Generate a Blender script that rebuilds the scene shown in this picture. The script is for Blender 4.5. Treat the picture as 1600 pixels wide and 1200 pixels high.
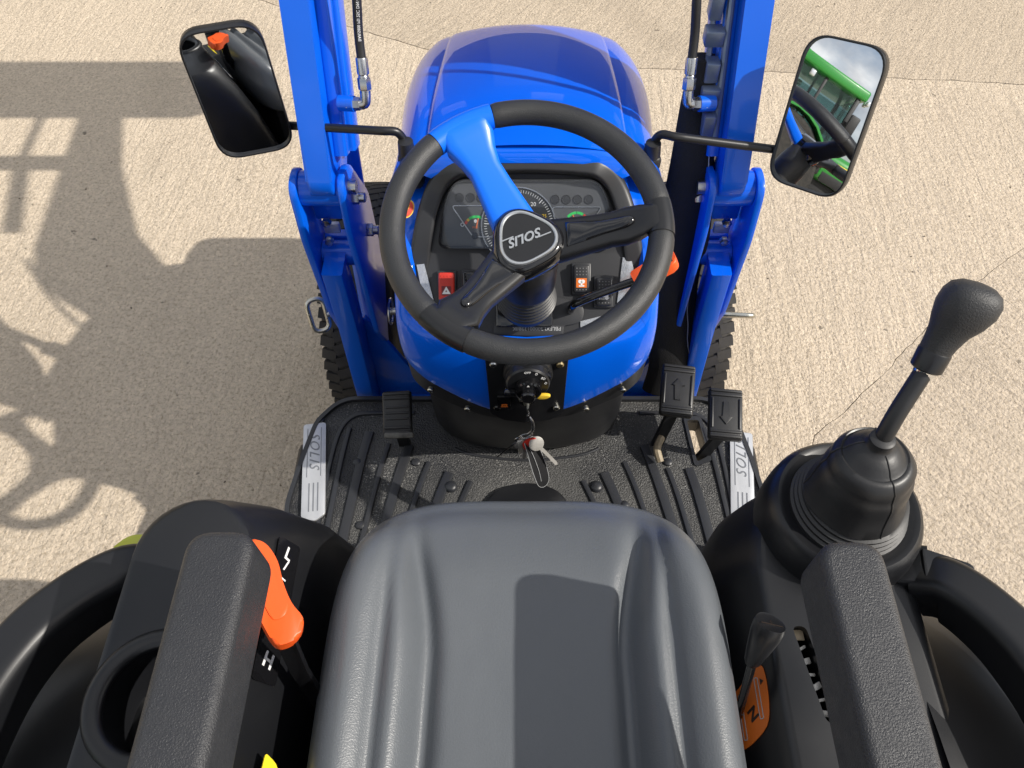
import bpy, bmesh, math, random
from mathutils import Vector, Matrix, noise as mnoise
R = math.radians
random.seed(7)
sc = bpy.context.scene
for o in list(bpy.data.objects):
    bpy.data.objects.remove(o)
COL = sc.collection

# ------------------------------------------------------------------ camera, sky, sun, exposure
cam = bpy.data.cameras.new('camera')
cam.sensor_width = 36.0
cam.lens = 27.0
cam.shift_x = -0.0144
cam.clip_start = 0.02
cam.clip_end = 2000
camo = bpy.data.objects.new('camera', cam)
COL.objects.link(camo)
camo.location = (0, 0, 1.9)
camo.rotation_euler = (R(35), 0, 0)
sc.camera = camo

SUN = Vector((1.15, -0.26, 1.0)).normalized()
world = bpy.data.worlds.new('World')
sc.world = world
world.use_nodes = True
wn = world.node_tree.nodes
wl = world.node_tree.links
wn.clear()
w_out = wn.new('ShaderNodeOutputWorld')
w_bg = wn.new('ShaderNodeBackground')
w_sky = wn.new('ShaderNodeTexSky')
w_sky.sky_type = 'NISHITA'
w_sky.sun_disc = False
w_sky.sun_elevation = math.asin(SUN.z)
w_sky.sun_rotation = math.atan2(SUN.x, SUN.y)
w_sky.air_density = 1.2
w_sky.dust_density = 2.0
w_tc = wn.new('ShaderNodeTexCoord')
w_noise = wn.new('ShaderNodeTexNoise')
w_noise.inputs['Scale'].default_value = 2.6
w_noise.inputs['Detail'].default_value = 7
w_noise.inputs['Roughness'].default_value = 0.58
w_map = wn.new('ShaderNodeMapping')
w_map.inputs['Scale'].default_value = (1, 1, 2.2)
w_ramp = wn.new('ShaderNodeValToRGB')
w_ramp.color_ramp.elements[0].position = 0.34
w_ramp.color_ramp.elements[1].position = 0.58
w_mix = wn.new('ShaderNodeMix')
w_mix.data_type = 'RGBA'
w_noise2 = wn.new('ShaderNodeTexNoise')
w_noise2.inputs['Scale'].default_value = 4.5
w_noise2.inputs['Detail'].default_value = 5
w_shade = wn.new('ShaderNodeValToRGB')
w_shade.color_ramp.elements[0].position = 0.36
w_shade.color_ramp.elements[0].color = (.40, .41, .44, 1)
w_shade.color_ramp.elements[1].position = 0.64
w_shade.color_ramp.elements[1].color = (1.0, .985, .96, 1)
w_gain = wn.new('ShaderNodeVectorMath')
w_gain.operation = 'SCALE'
w_gain.inputs['Scale'].default_value = 10.5
wl.new(w_noise2.outputs['Fac'], w_shade.inputs['Fac'])
wl.new(w_shade.outputs['Color'], w_gain.inputs[0])
wl.new(w_gain.outputs[0], w_mix.inputs['B'])
wl.new(w_tc.outputs['Generated'], w_map.inputs['Vector'])
wl.new(w_map.outputs['Vector'], w_noise.inputs['Vector'])
wl.new(w_map.outputs['Vector'], w_noise2.inputs['Vector'])
wl.new(w_noise.outputs['Fac'], w_ramp.inputs['Fac'])
wl.new(w_ramp.outputs['Color'], w_mix.inputs['Factor'])
wl.new(w_sky.outputs['Color'], w_mix.inputs['A'])
wl.new(w_mix.outputs['Result'], w_bg.inputs['Color'])
w_bg.inputs['Strength'].default_value = 0.12
wl.new(w_bg.outputs['Background'], w_out.inputs['Surface'])

sun = bpy.data.lights.new('sun', 'SUN')
sun.energy = 5.0
sun.angle = R(0.6)
sun.color = (1.0, 0.945, 0.86)
suno = bpy.data.objects.new('sun', sun)
COL.objects.link(suno)
suno.location = SUN * 20
suno.rotation_euler = SUN.to_track_quat('Z', 'Y').to_euler()

vs = sc.view_settings
vs.view_transform = 'Standard'
vs.look = 'None'
vs.exposure = 0.0
vs.gamma = 1.0
vs.use_curve_mapping = False
sc.cycles.max_bounces = 8

# ------------------------------------------------------------------ helpers
class Fr:
    """a plane in space: p(u, v, w) is a point u along ex, v along ey, w along the normal"""
    def __init__(s, o, ex=(1, 0, 0), ey=(0, 1, 0)):
        s.o = Vector(o)
        s.x = Vector(ex).normalized()
        n = s.x.cross(Vector(ey)).normalized()
        s.n = n
        s.y = n.cross(s.x)
    def p(s, u, v, w=0.0):
        return s.o + s.x * u + s.y * v + s.n * w
    def at(s, u, v, w=0.0, a=0.0):
        c, d = math.cos(a), math.sin(a)
        return Fr(s.p(u, v, w), s.x * c + s.y * d, s.y * c - s.x * d)

def slope(o, deg):
    t = R(deg)
    return Fr(o, (1, 0, 0), (0, math.cos(t), math.sin(t)))

XY = Fr((0, 0, 0))
def YZ(x):          # polygon coordinates are (y, z), normal is +x
    return Fr((x, 0, 0), (0, 1, 0), (0, 0, 1))

def cat(pts, n=6, closed=False):
    """Catmull-Rom through points (tuples of any length)"""
    P = [tuple(p) for p in pts]
    m = len(P)
    out = []
    rng = range(m) if closed else range(m - 1)
    for i in rng:
        if closed:
            a, b, c, d = P[(i - 1) % m], P[i], P[(i + 1) % m], P[(i + 2) % m]
        else:
            a, b, c, d = P[max(i - 1, 0)], P[i], P[i + 1], P[min(i + 2, m - 1)]
        for k in range(n):
            t = k / n
            out.append(tuple(0.5 * ((2 * q) + (-p + r) * t + (2 * p - 5 * q + 4 * r - s) * t * t + (-p + 3 * q - 3 * r + s) * t ** 3)
                             for p, q, r, s in zip(a, b, c, d)))
    if not closed:
        out.append(P[-1])
    return out

def rpoly(pts, r=0.01, n=5):
    """round the corners of a 2D polygon; a point may carry its own radius as third value"""
    out = []
    m = len(pts)
    for i in range(m):
        p = Vector(pts[i][:2]); a = Vector(pts[i - 1][:2]); b = Vector(pts[(i + 1) % m][:2])
        rr = pts[i][2] if len(pts[i]) > 2 else r
        da, db = (a - p), (b - p)
        k = min(rr, da.length * .49, db.length * .49)
        if k < 1e-5:
            out.append(tuple(p)); continue
        s, e = p + da.normalized() * k, p + db.normalized() * k
        for j in range(n + 1):
            t = j / n
            out.append(tuple(s * (1 - t) ** 2 + p * 2 * t * (1 - t) + e * t * t))
    return out

def dense(pts, step):
    out = []
    for i, p in enumerate(pts):
        q = pts[(i + 1) % len(pts)]
        k = max(1, int(math.dist(p, q) / step))
        out += [(p[0] + (q[0] - p[0]) * j / k, p[1] + (q[1] - p[1]) * j / k) for j in range(k)]
    return out

def circ(r, n=24, cx=0, cy=0, a0=0.0):
    return [(cx + r * math.cos(a0 + 2 * math.pi * i / n), cy + r * math.sin(a0 + 2 * math.pi * i / n)) for i in range(n)]

class G:
    """collects shapes, becomes ONE mesh object"""
    def __init__(s):
        s.v = []; s.f = []
    def add(s, vs_, fs):
        b = len(s.v)
        s.v += [tuple(v) for v in vs_]
        s.f += [tuple(i + b for i in f) for f in fs]
        return s
    def bm(s, bm, M=None):
        bm.verts.ensure_lookup_table()
        vs_ = [(M @ v.co) if M else v.co.copy() for v in bm.verts]
        fs = [[v.index for v in f.verts] for f in bm.faces]
        bm.verts.index_update()
        fs = [[v.index for v in f.verts] for f in bm.faces]
        s.add(vs_, fs)
        bm.free()
        return s
    def box(s, c, size, fr=None, bev=0.0, seg=2):
        fr = fr or XY
        bm = bmesh.new()
        bmesh.ops.create_cube(bm, size=1)
        for v in bm.verts:
            v.co = Vector((v.co.x * size[0], v.co.y * size[1], v.co.z * size[2]))
        if bev:
            bmesh.ops.bevel(bm, geom=bm.edges[:], offset=min(bev, min(size) * .49), segments=seg, profile=.5, affect='EDGES')
        for v in bm.verts:
            v.co = fr.p(c[0] + v.co.x, c[1] + v.co.y, c[2] + v.co.z)
        return s.bm(bm)
    def prism(s, poly, fr, w0, w1, bev=0.0, seg=2, holes=None):
        bm = bmesh.new()
        lo = [bm.verts.new((p[0], p[1], w0)) for p in poly]
        hi = [bm.verts.new((p[0], p[1], w1)) for p in poly]
        n = len(poly)
        area = sum(poly[i - 1][0] * poly[i][1] - poly[i][0] * poly[i - 1][1] for i in range(n))
        flip = (area < 0) != (w1 < w0)
        top = bm.faces.new(hi); bot = bm.faces.new(lo[::-1])
        for i in range(n):
            j = (i + 1) % n
            bm.faces.new((lo[i], lo[j], hi[j], hi[i]))
        if flip:
            bmesh.ops.reverse_faces(bm, faces=bm.faces[:])
        if bev:
            es = [e for e in bm.edges if (e in top.edges[:] or e in bot.edges[:])]
            bmesh.ops.bevel(bm, geom=es, offset=bev, segments=seg, profile=.5, affect='EDGES', clamp_overlap=True)
        for v in bm.verts:
            v.co = fr.p(*v.co)
        return s.bm(bm)
    def pillow(s, poly, fr, w0, w1, r, n=5):
        """slab of a convex outline with round upper and lower edges"""
        m = len(poly)
        ar = sum(poly[i - 1][0] * poly[i][1] - poly[i][0] * poly[i - 1][1] for i in range(m))
        def ins(d):
            o = []
            for i in range(m):
                a, b = Vector(poly[i - 1]), Vector(poly[(i + 1) % m])
                t = (b - a).normalized()
                nn = Vector((-t.y, t.x)) * (1 if ar > 0 else -1)
                o.append((poly[i][0] + nn.x * d, poly[i][1] + nn.y * d))
            return o
        rings = []
        for i in range(n + 1):
            a = i / n * math.pi / 2
            rings.append([fr.p(p[0], p[1], w0 + r * (1 - math.cos(a))) for p in ins(r * (1 - math.sin(a)))])
        for i in range(n + 1):
            a = i / n * math.pi / 2
            rings.append([fr.p(p[0], p[1], w1 - r * (1 - math.sin(a))) for p in ins(r * (1 - math.cos(a)))])
        return s.loft(rings)
    def loft(s, rings, closed=True, cap=True):
        n = len(rings[0])
        vs_ = [p for r in rings for p in r]
        fs = []
        for i in range(len(rings) - 1):
            for j in range(n if closed else n - 1):
                k = (j + 1) % n
                fs.append((i * n + j, i * n + k, (i + 1) * n + k, (i + 1) * n + j))
        if cap and closed:
            fs.append(tuple(range(n))[::-1])
            fs.append(tuple((len(rings) - 1) * n + j for j in range(n)))
        return s.add(vs_, fs)
    def sweep(s, pts, sec, up=(0, 0, 1), closed=False, cap=True):
        """sec: 2D polygon, or a function of (index, count); x across the path, y along 'up'"""
        P = [Vector(p) for p in pts]
        m = len(P)
        rings = []
        for i in range(m):
            if closed:
                t = P[(i + 1) % m] - P[i - 1]
            else:
                t = P[min(i + 1, m - 1)] - P[max(i - 1, 0)]
            t.normalize()
            x = t.cross(Vector(up))
            if x.length < 1e-4:
                x = t.cross(Vector((0, 1, 0.01)))
            x.normalize()
            y = x.cross(t)
            q = sec(i, m) if callable(sec) else sec
            rings.append([P[i] + x * a + y * b for a, b in q])
        if closed:
            rings.append(rings[0])
        return s.loft(rings, True, cap and not closed)
    def tube(s, pts, r, seg=12, closed=False):
        """parallel transported round tube; r is a number or one per point"""
        P = [Vector(p) for p in pts]
        m = len(P)
        t0 = (P[1] - P[0]).normalized()
        x = t0.orthogonal().normalized()
        rings = []
        for i in range(m):
            if closed:
                t = P[(i + 1) % m] - P[i - 1]
            else:
                t = P[min(i + 1, m - 1)] - P[max(i - 1, 0)]
            t.normalize()
            x = (x - t * x.dot(t)).normalized()
            y = t.cross(x)
            rr = r[i] if isinstance(r, (list, tuple)) else r
            rings.append([P[i] + (x * math.cos(2 * math.pi * k / seg) + y * math.sin(2 * math.pi * k / seg)) * rr for k in range(seg)])
        if closed:
            rings.append(rings[0])
        return s.loft(rings, True, not closed)
    def lathe(s, prof, fr, seg=32, cap=True):
        """prof: (radius, height along the frame's normal)"""
        rings = [[fr.p(max(r, 1e-5) * math.cos(2 * math.pi * k / seg), max(r, 1e-5) * math.sin(2 * math.pi * k / seg), h) for k in range(seg)] for r, h in prof]
        return s.loft(rings, True, cap)
    def grid(s, fn, nu, nv):
        vs_ = [fn(i / nu, j / nv) for j in range(nv + 1) for i in range(nu + 1)]
        fs = [(j * (nu + 1) + i, j * (nu + 1) + i + 1, (j + 1) * (nu + 1) + i + 1, (j + 1) * (nu + 1) + i) for j in range(nv) for i in range(nu)]
        return s.add(vs_, fs)
    def text(s, body, fr, size, w=0.0, shear=0.0, align='CENTER', ext=0.0002, fn=None, space=1.0, bold=0.0):
        cu = bpy.data.curves.new('txt', 'FONT')
        cu.body = body; cu.size = size; cu.shear = shear; cu.align_x = align; cu.align_y = 'CENTER'
        cu.extrude = ext; cu.resolution_u = 3; cu.space_character = space; cu.offset = bold
        ob = bpy.data.objects.new('txt', cu)
        COL.objects.link(ob)
        dg = bpy.context.evaluated_depsgraph_get()
        dg.update()
        me = bpy.data.meshes.new_from_object(ob.evaluated_get(dg))
        f2 = fn or (lambda x, y, z: fr.p(x, y, z + w + ext))
        s.add([f2(*v.co) for v in me.vertices], [tuple(p.vertices) for p in me.polygons])
        bpy.data.objects.remove(ob)
        bpy.data.meshes.remove(me)
        bpy.data.curves.remove(cu)
        return s
    def ribbon(s, pts, fr, w, h0, h1, closed=False):
        """flat line of width w following 2D points in the frame, between heights h0 and h1"""
        P = [fr.p(p[0], p[1], (h0 + h1) / 2) for p in pts]
        a, b = w / 2, (h1 - h0) / 2
        return s.sweep(P, [(-a, -b), (a, -b), (a, b), (-a, b)], up=fr.n, closed=closed)
    def arc(s, fr, c, r0, r1, a0, a1, h0, h1, n=10):
        """ring sector, angles in degrees"""
        o = [(c[0] + r1 * math.cos(R(a0 + (a1 - a0) * i / n)), c[1] + r1 * math.sin(R(a0 + (a1 - a0) * i / n))) for i in range(n + 1)]
        q = [(c[0] + r0 * math.cos(R(a0 + (a1 - a0) * i / n)), c[1] + r0 * math.sin(R(a0 + (a1 - a0) * i / n))) for i in range(n + 1)]
        return s.prism(o + q[::-1], fr, h0, h1)

LOC = {}
def obj(name, g, mat, parent=None, sharp=32, **props):
    me = bpy.data.meshes.new(name)
    c = Vector((0, 0, 0))
    if g.v:
        lo = [min(v[i] for v in g.v) for i in range(3)]; hi = [max(v[i] for v in g.v) for i in range(3)]
        c = Vector([(a + b) / 2 for a, b in zip(lo, hi)])
    me.from_pydata([tuple(Vector(v) - c) for v in g.v], [], g.f)
    bm = bmesh.new(); bm.from_mesh(me)
    bmesh.ops.remove_doubles(bm, verts=bm.verts, dist=2e-6)
    bmesh.ops.recalc_face_normals(bm, faces=bm.faces[:])
    bm.to_mesh(me); bm.free()
    for p in me.polygons:
        p.use_smooth = True
    me.set_sharp_from_angle(angle=R(sharp))
    me.materials.append(M[mat])
    o = bpy.data.objects.new(name, me)
    COL.objects.link(o)
    put(o, c, parent)
    for k, v in props.items():
        o[k] = v
    return o

def put(o, c, parent):
    o.location = c
    LOC[o] = Vector(c)
    if parent is not None:
        o.parent = parent
        o.matrix_parent_inverse = Matrix.Translation(-LOC[parent])

def thing(name, loc, label, cat_, group=None):
    o = bpy.data.objects.new(name, None)
    COL.objects.link(o)
    o.empty_display_size = .1
    put(o, Vector(loc), None)
    o['label'] = label; o['category'] = cat_
    if group:
        o['group'] = group
    return o

def boolean(o, cutter_g):
    """subtract a closed shape from a mesh object (baked)"""
    c = obj('cutter', cutter_g, 'black_plastic')
    md = o.modifiers.new('cut', 'BOOLEAN')
    md.object = c; md.operation = 'DIFFERENCE'; md.solver = 'EXACT'
    dg = bpy.context.evaluated_depsgraph_get(); dg.update()
    me = bpy.data.meshes.new_from_object(o.evaluated_get(dg))
    o.modifiers.clear()
    o.data = me
    for p in me.polygons:
        p.use_smooth = True
    me.set_sharp_from_angle(angle=R(32))
    bpy.data.objects.remove(c)

def smooth(a, b, x):
    t = min(1, max(0, (x - a) / (b - a)))
    return t * t * (3 - 2 * t)

# ------------------------------------------------------------------ materials
M = {}
def mat(name, col, rough=.5, metal=0.0, coat=0.0, var=None, bump=None, rvar=None, spec=.5, speck=None, coat_rough=.03, emit=None):
    """var=(scale, amount, colour2); bump=(scale, strength, distance); rvar=(scale, amount); speck=(scale, threshold, colour)"""
    m = bpy.data.materials.new(name)
    m.use_nodes = True
    nt = m.node_tree; N = nt.nodes; L = nt.links
    b = N['Principled BSDF']
    b.inputs['Base Color'].default_value = (*col, 1)
    b.inputs['Roughness'].default_value = rough
    b.inputs['Metallic'].default_value = metal
    b.inputs['Coat Weight'].default_value = coat
    b.inputs['Coat Roughness'].default_value = coat_rough
    b.inputs['Specular IOR Level'].default_value = spec
    geo = N.new('ShaderNodeNewGeometry')
    def nz(scale, detail=4, rough_=.55):
        t = N.new('ShaderNodeTexNoise')
        t.inputs['Scale'].default_value = scale; t.inputs['Detail'].default_value = detail; t.inputs['Roughness'].default_value = rough_
        L.new(geo.outputs['Position'], t.inputs['Vector'])
        return t.outputs['Fac']
    def rng(sock, a, b_, c, d):
        r = N.new('ShaderNodeMapRange')
        for i, v in enumerate((a, b_, c, d)):
            r.inputs[i + 1].default_value = v
        L.new(sock, r.inputs[0])
        return r.outputs[0]
    def mix(f, a, b_):
        x = N.new('ShaderNodeMix'); x.data_type = 'RGBA'
        L.new(f, x.inputs['Factor'])
        for s_, v in (('A', a), ('B', b_)):
            if isinstance(v, tuple): x.inputs[s_].default_value = (*v, 1)
            else: L.new(v, x.inputs[s_])
        return x.outputs['Result']
    c = None
    if var:
        c = mix(rng(nz(var[0], 5), .35, .7, 0, var[1]), col, var[2])
    if speck:
        f = rng(nz(speck[0], 3, .7), speck[1], speck[1] + .06, 0, 1)
        if len(speck) > 3:
            mm = N.new('ShaderNodeMath'); mm.operation = 'MULTIPLY'
            L.new(f, mm.inputs[0]); L.new(rng(nz(speck[3], 3), .42, .6, 0, 1), mm.inputs[1])
            f = mm.outputs[0]
        c = mix(f, c if c is not None else col, speck[2])
    if c is not None:
        L.new(c, b.inputs['Base Color'])
    if rvar:
        L.new(rng(nz(rvar[0], 4), .3, .7, rough - rvar[1], rough + rvar[1]), b.inputs['Roughness'])
    if bump:
        bp = N.new('ShaderNodeBump')
        bp.inputs['Strength'].default_value = bump[1]; bp.inputs['Distance'].default_value = bump[2]
        L.new(nz(bump[0], 3), bp.inputs['Height'])
        L.new(bp.outputs['Normal'], b.inputs['Normal'])
    if emit:
        b.inputs['Emission Color'].default_value = (*col, 1); b.inputs['Emission Strength'].default_value = emit
    M[name] = m
    return m

mat('blue_paint', (.0005, .118, .76), .30, spec=.1, coat=.8, coat_rough=.008, var=(9, .25, (.0005, .105, .66)), speck=(260, .735, (.12, .24, .62), 7), bump=(420, .02, .0005))
mat('blue_steel', (.0005, .118, .72), .36, spec=.3, coat=.45, coat_rough=.08, var=(14, .3, (.0005, .10, .62)), bump=(160, .05, .0008), speck=(220, .74, (.1, .2, .6)))
mat('blue_plastic', (.0005, .14, .82), .40, spec=.3, coat=.15, coat_rough=.2, bump=(500, .05, .0004), speck=(170, .72, (.12, .3, .8), 22))
mat('black_plastic', (.010, .0105, .012), .36, var=(12, .5, (.015, .0155, .018)), rvar=(8, .07), bump=(900, .14, .0006), speck=(420, .73, (.06, .06, .058)))
mat('console_plastic', (.0075, .008, .0095), .37, var=(5, .5, (.012, .0125, .015)), rvar=(6, .08), bump=(1300, .10, .0005), speck=(300, .76, (.06, .06, .055), 9))
mat('gloss_black', (.006, .006, .007), .12, coat=.6, rvar=(20, .04), speck=(500, .75, (.04, .04, .04)))
mat('leather_grain', (.030, .031, .033), .50, bump=(520, .55, .0016), var=(30, .4, (.024, .024, .026)), rvar=(10, .08))
mat('grip_foam', (.022, .023, .025), .40, bump=(900, .6, .0010), var=(25, .5, (.034, .035, .036)))
mat('armrest_foam', (.028, .029, .033), .40, bump=(620, .8, .0016), rvar=(60, .12), var=(16, .4, (.038, .039, .042)))
mat('black_rubber', (.012, .0125, .014), .44, bump=(300, .15, .0008), var=(9, .6, (.027, .027, .028)), rvar=(9, .1), speck=(260, .72, (.09, .085, .075), 7))
mat('mat_rubber', (.022, .023, .026), .36, bump=(300, 1.0, .004), var=(6, .9, (.085, .084, .080)), rvar=(7, .14), speck=(260, .58, (.26, .255, .24), 8))
mat('mat_smooth', (.022, .024, .029), .40, bump=(260, .12, .0008), var=(8, .7, (.03, .03, .032)), speck=(300, .70, (.13, .125, .115), 10))
mat('tyre_rubber', (.022, .021, .02), .8, var=(14, .8, (.055, .05, .043)), bump=(180, .3, .001), speck=(120, .72, (.16, .14, .11), 12))
mat('seat_vinyl', (.096, .106, .118), .36, spec=.65, bump=(520, .5, .0008), var=(5, .35, (.112, .122, .134)), rvar=(7, .07), speck=(160, .735, (.20, .20, .19), 5))
mat('dark_void', (.006, .006, .006), .7, var=(8, .5, (.012, .012, .011)))
mat('dash_grey', (.024, .025, .028), .42, var=(12, .4, (.036, .037, .041)), bump=(900, .12, .0005), speck=(380, .75, (.08, .08, .08), 14))
mat('cluster_face', (.085, .088, .094), .45, var=(18, .4, (.10, .102, .106)))
mat('dial_face', (.035, .037, .040), .4)
mat('dot_grey', (.16, .16, .165), .5)
mat('worn_rubber', (.16, .155, .14), .7, var=(60, .8, (.05, .05, .048)), bump=(200, .4, .001))
mat('zinc', (.62, .62, .58), .30, metal=1.0, var=(40, .6, (.5, .47, .36)), rvar=(30, .1), bump=(200, .08, .0005))
mat('steel', (.52, .53, .54), .28, metal=1.0, rvar=(30, .1), var=(30, .5, (.40, .39, .38)))
mat('chrome', (.82, .84, .86), .16, metal=1.0)
mat('satin_silver', (.50, .52, .54), .34, metal=.8, rvar=(40, .08))
mat('key_metal', (.58, .56, .52), .38, metal=.45, var=(90, .5, (.42, .40, .36)))
mat('brass', (.62, .50, .28), .35, metal=1.0)
mat('aluminium_badge', (.62, .63, .65), .42, metal=.55, bump=(300, .12, .0004), var=(20, .6, (.48, .49, .5)))
mat('badge_mark', (.22, .23, .25), .45, metal=.4)
mat('white_print', (.78, .78, .78), .5)
mat('grey_print', (.42, .43, .44), .5)
mat('orange_plastic', (.85, .105, .012), .42, bump=(600, .08, .0004), var=(14, .4, (.80, .085, .012)))
mat('orange_decal', (.72, .17, .02), .45, var=(30, .4, (.62, .13, .02)))
mat('dark_print', (.03, .02, .015), .5)
mat('red_plastic', (.56, .035, .022), .40, bump=(700, .06, .0004))
mat('dark_red', (.17, .012, .016), .5)
mat('green_print', (.03, .62, .12), .5)
mat('yellow_print', (.78, .52, .04), .5)
mat('red_print', (.65, .06, .03), .5)
mat('needle_orange', (.85, .22, .08), .5)
mat('silver_foil', (.74, .75, .77), .22, metal=.75, var=(35, .7, (.45, .5, .56)), bump=(60, .3, .002))
mat('hose_rubber', (.014, .014, .015), .5, bump=(700, .2, .0006))
mat('sleeve_fabric', (.008, .008, .009), .85, bump=(420, .5, .002), var=(12, .5, (.013, .013, .014)))
mat('grey_hydraulic', (.16, .22, .34), .38, metal=.55, var=(25, .6, (.30, .33, .38)))
mat('mirror_glass', (.80, .82, .84), .015, metal=1.0)
mat('lime_lamp', (.50, .52, .03), .3, coat=.4)
mat('yellow_decal', (.80, .62, .02), .45)
mat('tan_finish', (.36, .29, .19), .6, var=(60, .7, (.12, .10, .07)))
mat('far_green', (.02, .24, .03), .35, coat=.5)
mat('far_yellow', (.75, .55, .05), .4)
mat('far_black', (.015, .015, .016), .5)
mat('far_red', (.55, .06, .02), .3)
mat('far_light', (.7, .72, .75), .2, metal=.6)

def thin_glass(name, tint, refl=1.0):
    m = bpy.data.materials.new(name); m.use_nodes = True
    nt = m.node_tree; N = nt.nodes; L = nt.links
    N.clear()
    o = N.new('ShaderNodeOutputMaterial'); mx = N.new('ShaderNodeMixShader')
    t = N.new('ShaderNodeBsdfTransparent'); g = N.new('ShaderNodeBsdfGlossy'); f = N.new('ShaderNodeFresnel')
    t.inputs['Color'].default_value = (*tint, 1); g.inputs['Roughness'].default_value = .03
    gm = N.new('ShaderNodeNewGeometry'); mr = N.new('ShaderNodeMapRange')
    mr.inputs[3].default_value = 1.45; mr.inputs[4].default_value = 1 / 1.45   # same thin pane from either side
    L.new(gm.outputs['Backfacing'], mr.inputs[0]); L.new(mr.outputs[0], f.inputs['IOR'])
    L.new(f.outputs[0], mx.inputs['Fac']); L.new(t.outputs[0], mx.inputs[1]); L.new(g.outputs[0], mx.inputs[2])
    L.new(mx.outputs[0], o.inputs['Surface'])
    M[name] = m
thin_glass('lens_glass', (.93, .94, .95))
thin_glass('cab_glass', (.55, .68, .66))

def concrete(name, groove_deg, base=(.62, .52, .40), seed=0.0):
    m = bpy.data.materials.new(name); m.use_nodes = True
    nt = m.node_tree; N = nt.nodes; L = nt.links
    b = N['Principled BSDF']; b.inputs['Roughness'].default_value = .88
    b.inputs['Specular IOR Level'].default_value = .25
    geo = N.new('ShaderNodeNewGeometry')
    mp = N.new('ShaderNodeMapping'); mp.inputs['Rotation'].default_value = (0, 0, R(groove_deg)); mp.inputs['Location'].default_value = (seed, seed, 0)
    L.new(geo.outputs['Position'], mp.inputs['Vector'])
    def nz(scale, detail=5, r_=.6, stretch=None, dist=0.0):
        t = N.new('ShaderNodeTexNoise'); t.inputs['Scale'].default_value = scale; t.inputs['Detail'].default_value = detail
        t.inputs['Roughness'].default_value = r_; t.inputs['Distortion'].default_value = dist
        if stretch:
            q = N.new('ShaderNodeMapping'); q.inputs['Scale'].default_value = stretch
            L.new(mp.outputs[0], q.inputs['Vector']); L.new(q.outputs[0], t.inputs['Vector'])
        else:
            L.new(mp.outputs[0], t.inputs['Vector'])
        return t.outputs['Fac']
    def rng(s, a, b_, c, d):
        r = N.new('ShaderNodeMapRange')
        for i, v in enumerate((a, b_, c, d)): r.inputs[i + 1].default_value = v
        L.new(s, r.inputs[0]); return r.outputs[0]
    def mix(f, a, c2):
        x = N.new('ShaderNodeMix'); x.data_type = 'RGBA'; L.new(f, x.inputs['Factor'])
        for s_, v in (('A', a), ('B', c2)):
            if isinstance(v, tuple): x.inputs[s_].default_value = (*v, 1)
            else: L.new(v, x.inputs[s_])
        return x.outputs['Result']
    def mul(a, k):
        x = N.new('ShaderNodeMath'); x.operation = 'MULTIPLY'; L.new(a, x.inputs[0]); x.inputs[1].default_value = k; return x.outputs[0]
    def add(a, c2):
        x = N.new('ShaderNodeMath'); x.operation = 'ADD'; L.new(a, x.inputs[0]); L.new(c2, x.inputs[1]); return x.outputs[0]
    dk = tuple(v * .78 for v in base); lt = tuple(min(1, v * 1.17) for v in base)
    def vor(scale, feat='F1'):
        t = N.new('ShaderNodeTexVoronoi'); t.feature = feat; t.inputs['Scale'].default_value = scale
        w = N.new('ShaderNodeVectorMath'); w.operation = 'ADD'
        tn = N.new('ShaderNodeTexNoise'); tn.inputs['Scale'].default_value = scale * .8; tn.inputs['Detail'].default_value = 2
        sc_ = N.new('ShaderNodeVectorMath'); sc_.operation = 'SCALE'; sc_.inputs['Scale'].default_value = .9 / scale
        L.new(mp.outputs[0], tn.inputs['Vector']); L.new(tn.outputs['Color'], sc_.inputs[0])
        L.new(mp.outputs[0], w.inputs[0]); L.new(sc_.outputs[0], w.inputs[1]); L.new(w.outputs[0], t.inputs['Vector'])
        return t
    c = mix(rng(nz(1.1, 6), .35, .68, 0, .8), base, dk)
    peb = vor(95)
    c = mix(rng(peb.outputs['Color'], .1, .9, 0, .9), c, lt)
    c = mix(rng(nz(95, 4, .75), .50, .64, 0, .80), c, (base[0] * .58, base[1] * .55, base[2] * .50))
    c = mix(rng(nz(46, 4, .7), .54, .70, 0, .50), c, (base[0] * .62, base[1] * .60, base[2] * .57))
    c = mix(rng(nz(75, 2, .6), .63, .72, 0, .8), c, tuple(min(.85, v * 1.35) for v in base))
    c = mix(rng(nz(24, 3, .5), .715, .75, 0, .75), c, (.13, .11, .085))
    c = mix(rng(nz(.8, 5, .6, dist=1.2), .54, .74, 0, .34), c, (.30, .245, .185))
    c = mix(rng(nz(2.6, 5, .65, (1.0, .35, 1.0), .8), .56, .74, 0, .30), c, (.33, .28, .215))
    c = mix(rng(nz(5.5, 4, .6, dist=.6), .68, .75, 0, .35), c, (.24, .19, .14))
    L.new(c, b.inputs['Base Color'])
    # worn brushed ridges, broken up, over pebbly grit
    ridges = nz(26, 4, .6, (1.0, .16, 1.0), .5)
    h = add(add(mul(ridges, 1.25), mul(peb.outputs['Distance'], -.28)), add(mul(nz(110, 4, .75), .85), mul(nz(45, 3, .6), .5)))
    bp = N.new('ShaderNodeBump'); bp.inputs['Strength'].default_value = 1.0; bp.inputs['Distance'].default_value = .0085
    L.new(h, bp.inputs['Height']); L.new(bp.outputs['Normal'], b.inputs['Normal'])
    M[name] = m
concrete('concrete_near', 3)
concrete('concrete_side', -38, base=(.585, .49, .378), seed=4.0)
concrete('concrete_far', 32, base=(.545, .455, .348), seed=9.0)
mat('joint_dirt', (.24, .195, .145), .95, var=(20, .7, (.08, .065, .05)), bump=(60, .5, .004))

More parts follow.
